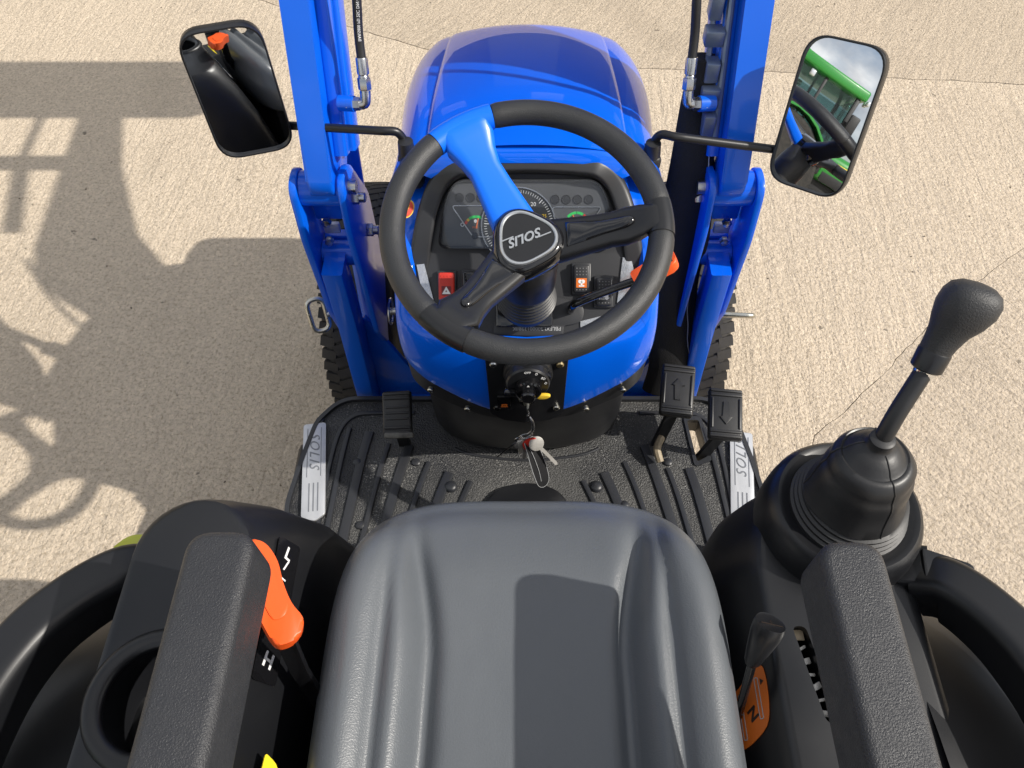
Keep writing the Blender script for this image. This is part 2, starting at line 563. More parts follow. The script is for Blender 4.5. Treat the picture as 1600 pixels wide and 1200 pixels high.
# ------------------------------------------------------------------ ground: yard sheet and three concrete slabs
def jag(pts, step, amp, sd):
    out = []
    for a, b in zip(pts, pts[1:]):
        a, b = Vector(a), Vector(b)
        n = max(1, int((b - a).length / step))
        nrm = Vector((-(b - a).y, (b - a).x)).normalized()
        for i in range(n):
            p = a.lerp(b, i / n)
            k = mnoise.noise(Vector((p.x * 6, p.y * 6, sd))) * amp + mnoise.noise(Vector((p.x * 31, p.y * 31, sd))) * amp * .5
            out.append(p + nrm * k)
    out.append(Vector(pts[-1]))
    return out
def off(pts, d):
    out = []
    for i, p in enumerate(pts):
        t = pts[min(i + 1, len(pts) - 1)] - pts[max(i - 1, 0)]
        n = Vector((-t.y, t.x)).normalized()
        out.append(p + n * (d * (1 + .7 * mnoise.noise(Vector((p.x * 17, p.y * 17, 3))))))
    return out
g = G(); g.add([(-300, -300, -.02), (300, -300, -.02), (300, 300, -.02), (-300, 300, -.02)], [(0, 1, 2, 3)])
yard = obj('yard_ground', g, 'joint_dirt', kind='structure')
joint = jag([(-9, 7.4), (-2.2, 3.98), (-.7, 3.24), (-.395, 3.09), (.1, 3.0), (.5, 2.96), (1.2, 2.93), (2.07, 2.85), (3.5, 2.74), (9, 2.3)], .035, .010, 1.0)
crack = jag([(.55, -9), (.52, -2), (.6, .55), (.83, 1.15), (1.08, 1.36), (1.34, 1.61), (1.55, 1.78), (1.72, 1.91), (2.2, 2.22), (3.3, 2.755)], .03, .012, 5.0)
jn, jf = off(joint, -.0022), off(joint, .0022)
cl_, cr_ = off(crack, .0010), off(crack, -.0010)
def below(p):  # keep the crack under the joint line
    ys = [q.y for q in jn if abs(q.x - p.x) < .06]
    return not ys or p.y < min(ys) - .004
cl_ = [p for p in cl_ if below(p)]; cr_ = [p for p in cr_ if below(p)]
k = max(range(len(jn)), key=lambda i: -abs(jn[i].x - cl_[-1].x))
slabA = [Vector((-9, -9))] + cl_ + [q for q in reversed(jn[:k])]
slabB = [q for q in reversed(cr_)] + [Vector((9, -9))] + [q for q in reversed(jn[k + 1:])]
slabC = list(jf) + [Vector((9, 14)), Vector((-9, 14))]
for poly, m_ in ((slabA, 'concrete_near'), (slabB, 'concrete_side'), (slabC, 'concrete_far')):
    g = G(); g.prism([(p.x, p.y) for p in poly], XY, -.019, 0.0)
    obj('concrete_slab', g, m_, yard, sharp=20)
# outer slabs that carry the yard on to the horizon
for x0, x1, y0, y1 in ((-300, -9.01, -300, 300), (9.01, 300, -300, 300), (-9, 9, 14.01, 300), (-9, 9, -300, -9.01)):
    g = G(); g.box(((x0 + x1) / 2, (y0 + y1) / 2, -.0095), (x1 - x0, y1 - y0, .019))
    obj('concrete_slab', g, 'concrete_near', yard)
# pebbles and grit lying about are part of the yard surface
g = G()
for i in range(260):
    x, y = random.uniform(-2.6, 2.6), random.uniform(-.2, 4.2)
    r = random.choice((.0015, .002, .002, .003, .0035))
    f = Fr((x, y, r * .5), (math.cos(i), math.sin(i), 0), (-math.sin(i), math.cos(i), .2))
    bm = bmesh.new(); bmesh.ops.create_icosphere(bm, subdivisions=1, radius=r)
    for v in bm.verts:
        v.co = f.p(v.co.x * random.uniform(.8, 1.5), v.co.y * random.uniform(.7, 1.1), v.co.z * .7)
    g.bm(bm)
obj('grit', g, 'joint_dirt', None, label='loose dark grit scattered over the concrete yard', category='grit', kind='stuff')

# ------------------------------------------------------------------ the tractor
T = thing('tractor', (0, .6, 0), 'blue compact tractor with grey seat, seen from above the driving position', 'tractor')

# ---- bonnet
def bonnet_half(y):
    w = .220 + .004 * smooth(1.08, .96, y) + .014 * smooth(1.05, 1.30, y)
    t = max(0, (y - 1.36) / .29)
    return w * (1 - min(.985, t) ** 2.5) ** .5
def bonnet_top(y):
    z = 1.152 - .165 * (max(0, y - .965) / .65) ** 1.4
    if y > 1.50:
        z -= .15 * ((y - 1.50) / .13) ** 2.4
    return z
def bonnet_ring(y, z_low=.60):
    w = bonnet_half(y); zt = bonnet_top(y)
    cr = min(.158, w * .72)
    zt += .008 * smooth(.97, 1.15, y)
    dm = .020
    half = [(cr * k_, zt - dm * k_ ** 2.2) for k_ in (0, .15, .3, .45, .6, .75, .88, .96)] + [(cr - .0015, zt - dm - .0005), (cr + .0015, zt - dm - .0050), (cr + .005, zt - dm - .0055)]
    x0, z0 = cr + .005, zt - dm - .0055
    rx, rz = max(.004, w - x0), .085
    for i in range(1, 9):
        a = i / 8 * math.pi / 2
        half.append((x0 + rx * math.sin(a), z0 - rz * (1 - math.cos(a))))
    zz = z0 - rz
    for k_ in (.25, .6, 1.0):
        half.append((w - .004 * k_, zz + (min(z_low, zz - .05) - zz) * k_))
    L_ = [(-x, y, z) for x, z in reversed(half[1:])]
    return L_ + [(x, y, z) for x, z in half]
ys = [.968, .985, 1.0, 1.02, 1.05, 1.08, 1.12, 1.16, 1.2, 1.24, 1.28, 1.32, 1.36, 1.40, 1.43, 1.46, 1.49, 1.51, 1.53, 1.55, 1.567, 1.582, 1.596, 1.608, 1.618, 1.626, 1.633, 1.639]
g = G()
def densify(ring):
    return ring
g.loft([bonnet_ring(y) for y in ys], closed=False)
last = bonnet_ring(ys[-1])
g.add(last, [tuple(range(len(last)))])
first = bonnet_ring(ys[0])
bonnet = obj('bonnet', g, 'blue_paint', T, sharp=40)
# dark front grille under the nose and engine block inside
g = G(); g.box((0, 1.25, .60), (.34, .56, .36), bev=.03); g.box((0, 1.25, .36), (.22, .56, .2), bev=.02)
obj('engine_block', g, 'dark_void', T)
g = G(); g.box((0, 1.47, .76), (.30, .12, .30), bev=.04, seg=3)
obj('grille', g, 'gloss_black', T)

g = G(); g.loft([[(x, y, z) for x, y in rpoly([(-.20 * k_, 1.50), (.20 * k_, 1.50), (.20 * k_, yf_, .07), (-.20 * k_, yf_, .07)], .03, 6)] for z, k_, yf_ in ((.36, .92, 1.70), (.42, 1.0, 1.735), (.78, 1.0, 1.745), (.835, .97, 1.735), (.857, .90, 1.70))])
obj('nose_panel', g, 'blue_paint', T, sharp=40)
# ---- cowl: blue plastic surround of the dashboard
DZ = [(.70, .905), (.78, .925), (.884, 1.003), (.96, 1.082), (.985, 1.125), (1.02, 1.13)]
def dash_z(y):
    for (a, za), (b, zb) in zip(DZ, DZ[1:]):
        if y <= b:
            return za + (zb - za) * max(0, (y - a) / (b - a))
    return DZ[-1][1]
U = [(-.212, 1.05), (-.216, .98), (-.219, .90), (-.217, .83), (-.204, .790), (-.162, .763), (-.085, .742), (0, .735)]
U = U + [(-x, y) for x, y in reversed(U[:-1])]
def fillet(pts, n=6):
    o = [pts[0][:2]]
    for a, p, b in zip(pts, pts[1:], pts[2:]):
        q = rpoly([a[:2], (*p[:2], p[2]), b[:2]], 0, n)
        o += [v for v in q if math.dist(v, a[:2]) > 1e-4 and math.dist(v, b[:2]) > 1e-4]
    return o + [pts[-1][:2]]
HU = [(-.210, 1.05), (-.220, .86, .05), (-.212, .792, .035), (-.180, .768, .03), (-.075, .742, .03), (0, .7375)]
HU = fillet([p if len(p) > 2 else (*p, 0) for p in HU])
dn_ = []
for a, b in zip(HU, HU[1:]):
    k = max(1, int(math.dist(a, b) / .012))
    dn_ += [(a[0] + (b[0] - a[0]) * j / k, a[1] + (b[1] - a[1]) * j / k) for j in range(k)]
U = dn_ + [HU[-1]] + [(-x, y) for x, y in reversed(dn_)]
def inset(pts, d):
    out = []
    for i, p in enumerate(pts):
        a, b = Vector(pts[max(i - 1, 0)]), Vector(pts[min(i + 1, len(pts) - 1)])
        t = (b - a).normalized()
        n = Vector((-t.y, t.x))
        out.append((p[0] + n.x * d, p[1] + n.y * d))
    return out
def cowl_top(y):
    z = dash_z(y + .012) + .014
    return min(z, 1.000 + .35 * (z - 1.000)) if z > 1.0 else z
rings = []
def uring(d, zf):
    q = inset(U, d)
    return [(x, y, zf(x0, y0)) for (x, y), (x0, y0) in zip(q, U)]
zb = lambda x, y: .748 + .098 * (abs(x) / .215) ** 1.7
zs = lambda x, y: zb(x, y) - .022 - .035 * (abs(x) / .215)
mixz = lambda t, dz=0.0: (lambda x, y: zb(x, y) + (cowl_top(y) - zb(x, y)) * t + dz)
rings = [uring(.020, lambda x, y: zb(x, y) + .002), uring(.002, lambda x, y: zb(x, y) - .001), uring(.000, lambda x, y: zb(x, y) + .006), uring(-.002, mixz(.3)), uring(-.001, mixz(.6)), uring(.003, mixz(.84)), uring(.007, mixz(.93)), uring(.013, mixz(.985)),
         uring(.021, mixz(1.0, .002)), uring(.032, mixz(1.0, .001)), uring(.046, lambda x, y: min(cowl_top(y) + .004, dash_z(y + .046 * smooth(.87, .77, y)) - .010 - .012 * smooth(.93, .85, y))), uring(.066, lambda x, y: dash_z(y + .066 * smooth(.87, .77, y)) - .011 - .016 * smooth(.93, .85, y)), uring(.095, lambda x, y: dash_z(y + .095 * smooth(.87, .77, y)) - .018 - .02 * smooth(.93, .85, y))]
g = G(); g.loft(rings, closed=False)
cowl = obj('cowl', g, 'blue_plastic', T, sharp=45)
cowl.data.materials[0] = M['blue_paint']
# rear cap of the cowl between dashboard hood and bonnet
g = G()
caprow = lambda y, z, w, e: [(x * w, y, z - e * abs(x) ** 5) for x in [i / 12 - 1 for i in range(25)]]
g.loft([caprow(.955, 1.128, .150, .03), caprow(.962, 1.140, .175, .035), caprow(.972, 1.146, .200, .05), caprow(.985, 1.1455, .213, .075), caprow(1.02, 1.14, .216, .085)], closed=False)
obj('cowl_cap', g, 'blue_paint', T, sharp=50)
# oval maker's sticker on the cowl's left flank
f = Fr((-.2005, .925, 1.0585), (.35, .8, .5), (.55, -.3, .25))
f = Fr((-.1905, .930, 1.058), (.40, .74, .55), (-.62, .10, .35))
g = G(); g.prism([(1.45 * a, b) for a, b in circ(.0105, 24)], f, 0, .0012); st = obj('sticker', g, 'yellow_print', T)
g = G(); g.prism([(1.45 * a, b) for a, b in circ(.0090, 24)], f, .0012, .0018); obj('sticker_field', g, 'red_print', st)
g = G(); g.text('SOLIS', f, .006, w=.0018); obj('sticker_print', g, 'yellow_print', st)

# ---- dashboard panel
F1 = slope((0, .78, .925), 37)
F2 = slope((0, .885, 1.0035), 47)
def dash_pt(u, s, w=0.0):
    return F1.p(u, s, w) if s <= .1305 else F2.p(u, s - .1305, w)
hwk = [(-.030, .085), (-.012, .140), (.02, .172), (.06, .182), (.11, .186), (.1305, .182), (.18, .166), (.22, .150), (.245, .134), (.262, .112), (.27, .09)]
def dash_hw(s):
    for (a, wa), (b, wb) in zip(hwk, hwk[1:]):
        if s <= b:
            return wa + (wb - wa) * (s - a) / (b - a)
    return hwk[-1][1]
g = G()
svals = [-.020 + .29 * i / 40 for i in range(41)] + [.1305]
svals.sort()
g.loft([[dash_pt(dash_hw(s) * (i / 10 - 1), s, -.004 * abs(i / 10 - 1) ** 8) for i in range(21)] for s in svals], closed=False)
g.box((0, .12, -.025), (.28, .14, .03), F1, bev=.01)
dash = obj('dashboard', g, 'dash_grey', T, sharp=30)
# hood (bezel) arching over the instruments
path = [(-.174, -.02), (-.165, .03), (-.154, .072), (-.139, .106), (-.117, .127), (-.085, .135), (0, .139), (.085, .135), (.117, .127), (.139, .106), (.154, .072), (.165, .03), (.174, -.02)]
path = cat(path, 5)
def hood_sec(i, m):
    t = abs(i / (m - 1) - .5) * 2
    hh = .012 + .022 * (1 - smooth(.25, .6, t)) - .008 * smooth(.8, 1.0, t)
    return rpoly([(-.018, -.012), (.014, -.012), (.014, hh * .8, .004), (.010, hh, .003), (-.012, hh * .92, .005), (-.018, hh * .4, .004)], .003, 3)
g = G(); g.sweep([F2.p(a, b, 0) for a, b in path], hood_sec, up=F2.n)
obj('hood', g, 'dash_grey', dash, sharp=40)
# instrument cluster
lens = rpoly([(-.141, .010, .014), (.141, .010, .014), (.130, .082, .02), (.112, .114, .022), (-.112, .114, .022), (-.130, .082, .02)], .01, 6)
g = G(); g.prism(lens, F2, .002, .008, bev=.001)
clus = obj('instrument_cluster', g, 'cluster_face', T)
g = G(); g.ribbon(lens, F2, .0035, .008, .0125, closed=True); obj('cluster_rim', g, 'gloss_black', clus)
g = G(); g.prism(lens, F2, .0135, .0142); obj('lens', g, 'lens_glass', clus)
for i, u in enumerate((-.1065, -.0890, -.0715, -.054, .0450, .0628, .0806, .0984)):
    v = .0878 if u < 0 else .0850
    g = G(); g.lathe([(.0072, .008), (.0074, .0092), (.0066, .0094), (.0058, .0086), (0, .0086)], F2.at(u, v), 20); obj('warning_lamp', g, 'dash_grey', clus)
for s_, pts in ((-1, [(-.119, .0755), (-.040, .0755), (-.050, .027), (-.086, .027)]), (1, [(.119, .0735), (.040, .0735), (.050, .027), (.088, .027)])):
    q = rpoly(pts, .006, 4)
    g = G(); g.prism(q if s_ < 0 else q[::-1], F2, .008, .0090); gp = obj('gauge_plate', g, 'gloss_black', clus)
    gp.data.materials[0] = M['cluster_face']
    g = G(); g.ribbon(q, F2, .0016, .0090, .0108, closed=True); obj('gauge_frame', g, 'steel', clus)
    c = (-.0805, .040) if s_ < 0 else (.0795, .046)
    cols = [(158, 142, 'red_print'), (140, 128, 'yellow_print'), (126, 92, 'green_print'), (89, 42, 'green_print')] if s_ < 0 else [(140, 92, 'green_print'), (89, 58, 'green_print'), (55, 36, 'red_print')]
    for a0, a1, cm in cols:
        g = G(); g.arc(F2, c, .0165, .0205, a0, a1, .0090, .0094, 8); obj('gauge_band', g, cm, clus)
    a = R(78) if s_ < 0 else R(112)
    g = G(); g.ribbon([c, (c[0] + .0165 * math.cos(a), c[1] + .0165 * math.sin(a))], F2, .0016, .0096, .0102); obj('needle', g, 'needle_orange', clus)
    g = G(); g.lathe([(.0055, .009), (.0055, .0105), (.0045, .0112), (0, .0112)], F2.at(c[0] - .002, c[1] - .011 if s_ < 0 else c[1] - .008), 18); obj('gauge_knob', g, 'gloss_black', clus)
    for tx, du, dv, sz in ([('O', -.022, .006, .009), ('•', .022, .004, .012), ('◒', -.001, .0115, .006), ('WO', -.002, .0015, .005)] if s_ < 0 else [('C', -.021, .004, .0065), ('H', .022, .004, .0065), ('OII', .004, .006, .0065)]):
        if tx == '◒':
            g = G(); g.arc(F2, (c[0] + du, c[1] + dv), .0012, .0026, 0, 360, .009, .0094, 16)
        elif tx == '•':
            g = G(); g.prism(circ(.0033, 16, c[0] + du, c[1] + dv), F2, .009, .0094)
        elif tx == 'O':
            g = G(); g.arc(F2, (c[0] + du, c[1] + dv), .0020, .0032, 0, 359, .009, .0094, 20)
        else:
            g = G(); g.text(tx, F2.at(c[0] + du, c[1] + dv), sz, w=.0092)
        obj('gauge_mark', g, 'white_print' if tx != 'WO' else 'needle_orange', clus)
tc = (-.013, .0445)
g = G(); g.prism(circ(.0600, 48, *tc), F2, .008, .0098); obj('tachometer_dial', g, 'dial_face', clus)
g = G(); g.ribbon(circ(.0590, 64, *tc), F2, .0018, .0098, .0120, closed=True); obj('tachometer_ring', g, 'steel', clus)
g = G()
for i in range(61):
    a = R(220 - 260 * i / 60)
    r0 = .0475 if i % 10 == 0 else .0505
    if R(-32) < a:
        g.ribbon([(tc[0] + r0 * math.cos(a), tc[1] + r0 * math.sin(a)), (tc[0] + .0550 * math.cos(a), tc[1] + .0550 * math.sin(a))], F2, .0012 if i % 10 == 0 else .0007, .0100, .0103)
obj('tachometer_scale', g, 'white_print', clus)
for i, t_ in enumerate(('0', '5', '10', '15', '20', '25', '30')):
    a = R(220 - 260 * i / 6 + 8)
    if t_ != '25':
        g = G(); g.text(t_, F2.at(tc[0] + .0405 * math.cos(a), tc[1] + .0405 * math.sin(a)), .0088, w=.0100); obj('tachometer_numeral', g, 'white_print', clus)
a = R(220 - 260 * 5 / 6 + 30)
g = G(); g.text('25', F2.at(tc[0] + .0435 * math.cos(R(20)), tc[1] + .0435 * math.sin(R(20))), .0075, w=.0100); obj('tachometer_mark', g, 'yellow_print', clus)

# rocker switches: hazard, beacon, worklamp and driveline
def rocker(u, v, m_, kind):
    fr = F1.at(u, v)
    g = G(); g.box((0, 0, .003), (.032, .052, .010), fr, bev=.003); base = obj('rocker_switch', g, 'gloss_black', T)
    base.data.materials[0] = M['dash_grey']
    tilt = Fr(fr.p(0, 0, .008), fr.x, fr.y * math.cos(.12) + fr.n * math.sin(.12))
    g = G(); g.box((0, 0, .003), (.0255, .0445, .012), tilt, bev=.0032, seg=3); obj('rocker', g, m_, base)
    g = G()
    for iy in range(3):
        for ix in range(4):
            g.box((-.0075 + ix * .005, .0165 - iy * .005, .0092), (.0018, .0018, .0010), tilt)
    if kind != 'hazard':
        for ix in range(4):
            g.box((-.0075 + ix * .005, -.0172, .0092), (.0018, .0018, .0010), tilt)
    obj('grip_dots', g, m_ if kind == 'hazard' else 'dash_grey' if kind == 'beacon' else 'dot_grey', base)
    ic = tilt.at(0, -.0065, .0090)
    if kind == 'hazard':
        g = G(); g.box((0, 0, .0004), (.0150, .0145, .0008), ic); obj('icon_field', g, 'dark_red', base)
        g = G(); g.sweep([ic.p(*p, .0012) for p in ((-.0058, -.0046), (.0058, -.0046), (0, .0055))], [(-.0013, -.0003), (.0013, -.0003), (.0013, .0003), (-.0013, .0003)], up=ic.n, closed=True)
        g.add([ic.p(-.0052, -.0042, .0011), ic.p(.0052, -.0042, .0011), ic.p(0, .0048, .0011)], [(0, 1, 2)]); obj('icon', g, 'white_print', base)
        g = G(); g.prism([(-.0014, -.0016), (.0014, -.0016), (0, .0012)], ic, .0016, .0019); obj('icon_centre', g, 'dark_red', base)
    elif kind == 'beacon':
        g = G(); g.ribbon([(-.0035, -.004), (-.0035, .001), (-.002, .0035), (.002, .0035), (.0035, .001), (.0035, -.004)], ic, .0012, 0, .0008); g.box((0, -.0045, .0004), (.009, .0016, .0008), ic)
        for a in (20, 55, 90, 125, 160):
            g.ribbon([(.0052 * math.cos(R(a)), .0052 * math.sin(R(a))), (.0085 * math.cos(R(a)), .0085 * math.sin(R(a)))], ic, .0009, 0, .0008)
        obj('icon', g, 'white_print', base)
    elif kind == 'worklamp':
        g = G(); g.box((0, 0, .0004), (.0170, .0150, .0008), ic); obj('icon_field', g, 'orange_decal', base)
        g = G(); g.prism(circ(.0032, 14, -.0022, .0022), ic, .0008, .0013); g.prism(circ(.0032, 14, .0022, .0022), ic, .0008, .0013)
        g.box((0, -.0012, .001), (.0028, .007, .0006), ic); g.box((0, -.0048, .001), (.0088, .0022, .0006), ic); obj('icon', g, 'white_print', base)
    else:
        g = G(); g.ribbon([(-.009, -.001), (.002, -.001)], ic, .0014, 0, .0008); g.text('4WD', ic.at(-.003, -.0048), .0045); g.prism([(.002, .004), (.007, .004), (.007, -.0025), (.0095, -.0025), (.0045, -.0065), (-.0005, -.0025), (.002, -.0025)], ic, 0, .0008); obj('icon', g, 'white_print', base)
rocker(-.1285, .0775, 'red_plastic', 'hazard')
rocker(-.0900, .0790, 'gloss_black', 'beacon')
rocker(.0875, .0900, 'dash_grey', 'worklamp')
rocker(.1235, .0690, 'dash_grey', 'driveline')
for pts, m_ in (([(-.178, .113), (-.1655, .1145), (-.148, .045), (-.157, .038), (-.168, .062)], 'silver_foil'), ([(.155, .125), (.169, .122), (.176, .09), (.170, .06), (.146, .05)], 'silver_foil'), ([(.087, .022), (.135, .034), (.128, .013), (.087, .002)], 'silver_foil'), ([(-.1625, .20), (-.149, .212), (-.152, .16), (-.163, .122)], 'silver_foil')):
    g = G()
    if pts[0][1] > .15:
        g.prism([(a, b - .1305) for a, b in pts], F2, .004, .0052)
    else:
        g.prism(pts, F1, .0012, .0022)
    obj('paper_sticker', g, m_, dash)

# serial plate round the column foot
g = G(); g.prism(rpoly([(-.055, .000, .008), (-.052, .020, .004), (-.02, .06), (.05, .06), (.092, .052, .02), (.092, .020, .022), (.060, .014, .003), (.058, -.004, .005)], .006, 5), F1, .0012, .0045, bev=.0008)
plate = obj('serial_plate', g, 'console_plastic', T)
plate.data.materials[0] = M['dash_grey']
g = G(); g.text('PBLFXL30000139BJJK', F1.at(.016, .0100, 0, math.pi), .0088, w=.0045); obj('serial_print', g, 'grey_print', plate)

# ---- steering column with bellows
TILT = 17
W = Fr((0, .735, 1.206), (1, 0, 0), (0, math.cos(R(TILT)), math.sin(R(TILT))))
g = G()
g.box((-.004, .035, .012), (.092, .046, .020), F1, bev=.004)
g.box((-.004, .062, .010), (.088, .06, .016), F1, bev=.006)
column = obj('steering_column', g, 'gloss_black', T)
Wc = Fr(W.p(0, 0, 0), W.x, W.y)
prof = []
for i in range(7):
    h = -.225 + i * .0085; r = .047 - i * .0012
    prof += [(r - .0045, h), (r, h + .003), (r, h + .0055), (r - .0045, h + .0084)]
prof += [(.040, -.162), (.043, -.158), (.0445, -.10), (.040, -.06), (.030, -.045)]
g = G(); g.lathe([(.0, -.24), (.043, -.24)] + prof, Wc, 40); obj('bellows', g, 'black_rubber', column)

# ---- steering wheel
RR, RT = .1735, .0168
def rim_arc(a0, a1, r, n, rad=RR, taper=True):
    pts, rs = [], []
    for i in range(n + 1):
        a = R(a0 + (a1 - a0) * i / n)
        pts.append(W.p(rad * math.cos(a), rad * math.sin(a)))
        e = min(i, n - i)
        rs.append(r * (.93 if e == 0 and taper else 1.0))
    return pts, rs
g = G()
hub = []
for k_ in range(60):
    a = 2 * math.pi * k_ / 60
    hub.append((a, 1 + .095 * math.cos(3 * (a - R(121)))))
def hubring(r, h):
    return [W.p(.80 * r * q * math.cos(a) - .001, .80 * r * q * math.sin(a) - .005, .85 * h - .026) for a, q in hub]
g.loft([hubring(.030, -.07), hubring(.046, -.055), hubring(.060, -.036), hubring(.0625, -.02), hubring(.060, -.006), hubring(.053, .002), hubring(.049, .003)])
wheel = obj('steering_wheel', g, 'gloss_black', T, sharp=50)
g = G(); g.loft([hubring(.0485, .001), hubring(.0485, .0055), hubring(.0474, .0072), hubring(.0445, .0074), hubring(.0430, .0060), hubring(.0425, .001)]); obj('emblem_ring', g, 'satin_silver', wheel)
g = G(); g.loft([hubring(.0432, .001), hubring(.0428, .0050), hubring(.001, .0056)]); obj('emblem_field', g, 'black_plastic', wheel)
ea = R(180 + 24)
ef = W.at(-.001, -.005, .0049 - .026, ea)
g = G(); g.text('SOLIS', ef.at(0, 0, 0), .0180, w=0, shear=.40, ext=.0007, space=1.02, bold=.0005)
g.ribbon([(-.033, .0068), (-.015, .0068)], ef, .0016, .0, .0016); g.ribbon([(.015, -.0068), (.033, -.0068)], ef, .0016, .0, .0016)
obj('emblem_lettering', g, 'satin_silver', wheel)
for a0, a1 in ((134.5, 225.5), (245.0, 356.0), (10.0, 105.5)):
    pts, rs = rim_arc(a0, a1, RT, 44)
    g = G(); g.tube(pts, rs, 20); obj('rim_grip', g, 'grip_foam', wheel, sharp=50)
def spoke(ang, half, m_, inlay, dev=0):
    a = R(ang)
    pts, rs = rim_arc(ang - half, ang + half, RT * 1.02, 14, taper=False)
    g = G()
    fr = W.at(0, 0, 0, a)
    wr = RR * math.sin(R(half))
    fl = 1.10 if half > 12 else 1.0
    st = [(.030, .062, -.050, .030), (.050, .058, -.044, .029), (.085, .0500, -.032, .026), (.110, .0455, -.022, .024), (.130, .050 * fl, -.014, .024), (.148, .064 * fl, -.006, .026), (.160, wr * 1.55, -.001, .029), (.168, wr * 1.9, .000, .030), (RR + .002, wr * 1.94, .000, .030)]
    rings = []
    for r, w_, h, th in st:
        w_ = min(w_, wr * 1.96) if r > .14 else w_
        sec = rpoly([(-w_ / 2, -th / 2, th * .45), (w_ / 2, -th / 2, th * .45), (w_ / 2, th / 2 - .003, th * .35), (w_ * .34, th / 2 + .001, .006), (-w_ * .34, th / 2 + .001, .006), (-w_ / 2, th / 2 - .003, th * .35)], .004, 4)
        rings.append([fr.p(r - abs(x) * abs(x) / .34 * (1 if r > .15 else 0), x + dev * (.17 - r), h + z) for x, z in sec])
    g.loft(rings)
    g.tube(pts, rs, 20)
    sp = obj('spoke', g, m_, wheel, sharp=40)
    if inlay:
        q = [(.052, .018), (.075, .0145), (.10, .0105), (.128, .0085), (.138, .004), (.138, -.004), (.128, -.0085), (.10, -.0105), (.075, -.0145), (.052, -.018)]
        def sh(r):
            for (a_, _, h1, t1), (b_, _, h2, t2) in zip(st, st[1:]):
                if r <= b_:
                    k_ = (r - a_) / (b_ - a_)
                    return h1 + (h2 - h1) * k_ + (t1 + (t2 - t1) * k_) / 2 + .001 - .018
            return 0
        q = cat(q, 4)
        g = G(); n = len(q)
        lo = [fr.p(a_, b_, sh(a_) + .0150) for a_, b_ in q]; mid = [fr.p(a_, b_, sh(a_) + .0190) for a_, b_ in q]; hi = [fr.p(.09 + (a_ - .09) * .93, b_ * .72, sh(a_) + .0215) for a_, b_ in q]
        g.loft([lo, mid, hi]); obj('spoke_inlay', g, 'gloss_black', wheel, sharp=60)
    return sp
spoke(120.5, 14.5, 'blue_plastic', False)
spoke(3.0, 7.6, 'black_plastic', True)
spoke(235.3, 10.2, 'black_plastic', True)

# ---- hand lever (hooked rod with orange grip) on the right of the column
g = G()
P = [F1.p(.071, .040, -.005), F1.p(.070, .040, .022), F1.p(.074, .046, .048), F1.p(.092, .054, .058), F1.p(.135, .070, .062), F1.p(.165, .080, .066)]
g.tube(cat(P, 6), .0068, 14)
hl = obj('hand_lever', g, 'gloss_black', T)
hf = Fr(F1.p(.168, .082, .066), (.045, .0135, .022), (-.0135, .045, .0))
g = G(); g.prism(rpoly([(-.004, -.011), (.018, -.012), (.042, -.014, .006), (.066, -.014, .010), (.070, .016, .010), (.046, .018, .010), (.016, .013), (-.004, .012)], .003, 4), hf, -.010, .010, bev=.004, seg=3)
obj('lever_grip', g, 'orange_plastic', hl)
g = G(); g.ribbon([(.0515, -.008), (.0515, .010), (.0605, .010), (.0605, -.008)], hf, .0010, .0099, .0108, closed=True); g.box((.056, .008, .0104), (.005, .002, .001), hf); g.box((.056, -.006, .0104), (.005, .002, .001), hf); obj('grip_icon', g, 'dark_print', hl)
g = G(); g.prism([(.053, -.005), (.059, -.005), (.057, 0), (.059, .0065), (.053, .0065), (.055, 0)], hf, .0099, .0106); obj('grip_icon_field', g, 'yellow_print', hl)

# ---- skirt, pedestal and key panel under the dashboard
g = G()
g.loft([uring(.016, lambda x, y: zs(x, y) - .004), uring(.006, zs), uring(.003, lambda x, y: zb(x, y) - .002), uring(.012, lambda x, y: zb(x, y) + .004)], closed=False)
skirt = obj('cowl_skirt', g, 'black_plastic', T, sharp=40)
Q0 = cat([(-.196, 1.02), (-.198, .92), (-.186, .83), (-.12, .775), (0, .752), (.12, .775), (.186, .83), (.198, .92), (.196, 1.02)], 5)
Q1 = cat([(-.205, 1.02), (-.205, .95), (-.190, .885), (-.13, .838), (0, .818), (.13, .838), (.190, .885), (.205, .95), (.205, 1.02)], 5)
def lerp_ring(t, z):
    return [(a[0] + (b[0] - a[0]) * t, a[1] + (b[1] - a[1]) * t, z) for a, b in zip(Q0, Q1)]
g = G(); g.loft([[(x, y, z + .10 * (abs(x) / .2) ** 1.7) for x, y, z in lerp_ring(0, .735)], lerp_ring(.25, .66), lerp_ring(.62, .58), lerp_ring(.9, .505), lerp_ring(1.0, .490), lerp_ring(1.08, .482)], closed=False)
obj('pedestal', g, 'console_plastic', T, sharp=40)
def uy(x):
    return min(p[1] for p in U if abs(p[0] - x) < .012)
for x in (-.105, .105, -.168, .168):
    f = Fr((x, uy(x) - .002, zb(x, 0) - .018), (1, .35 * (x / .2), 0), (0, .1, 1))
    g = G(); g.lathe([(.0055, -.004), (.0055, .002), (.004, .0035), (0, .0035)], f, 12); obj('skirt_screw', g, 'gloss_black' if abs(x) < .1 else 'zinc', skirt)
KP = Fr((0, .731, .815), (1, 0, 0), (0, .12, 1))
g = G(); g.prism(rpoly([(-.067, .105), (-.063, -.036), (-.040, -.054), (0, -.062), (.040, -.054), (.063, -.036), (.067, .105)], .004, 3), KP, -.012, .0045, bev=.001)
kp = obj('key_panel', g, 'gloss_black', T)
kp.data.materials[0] = M['console_plastic']
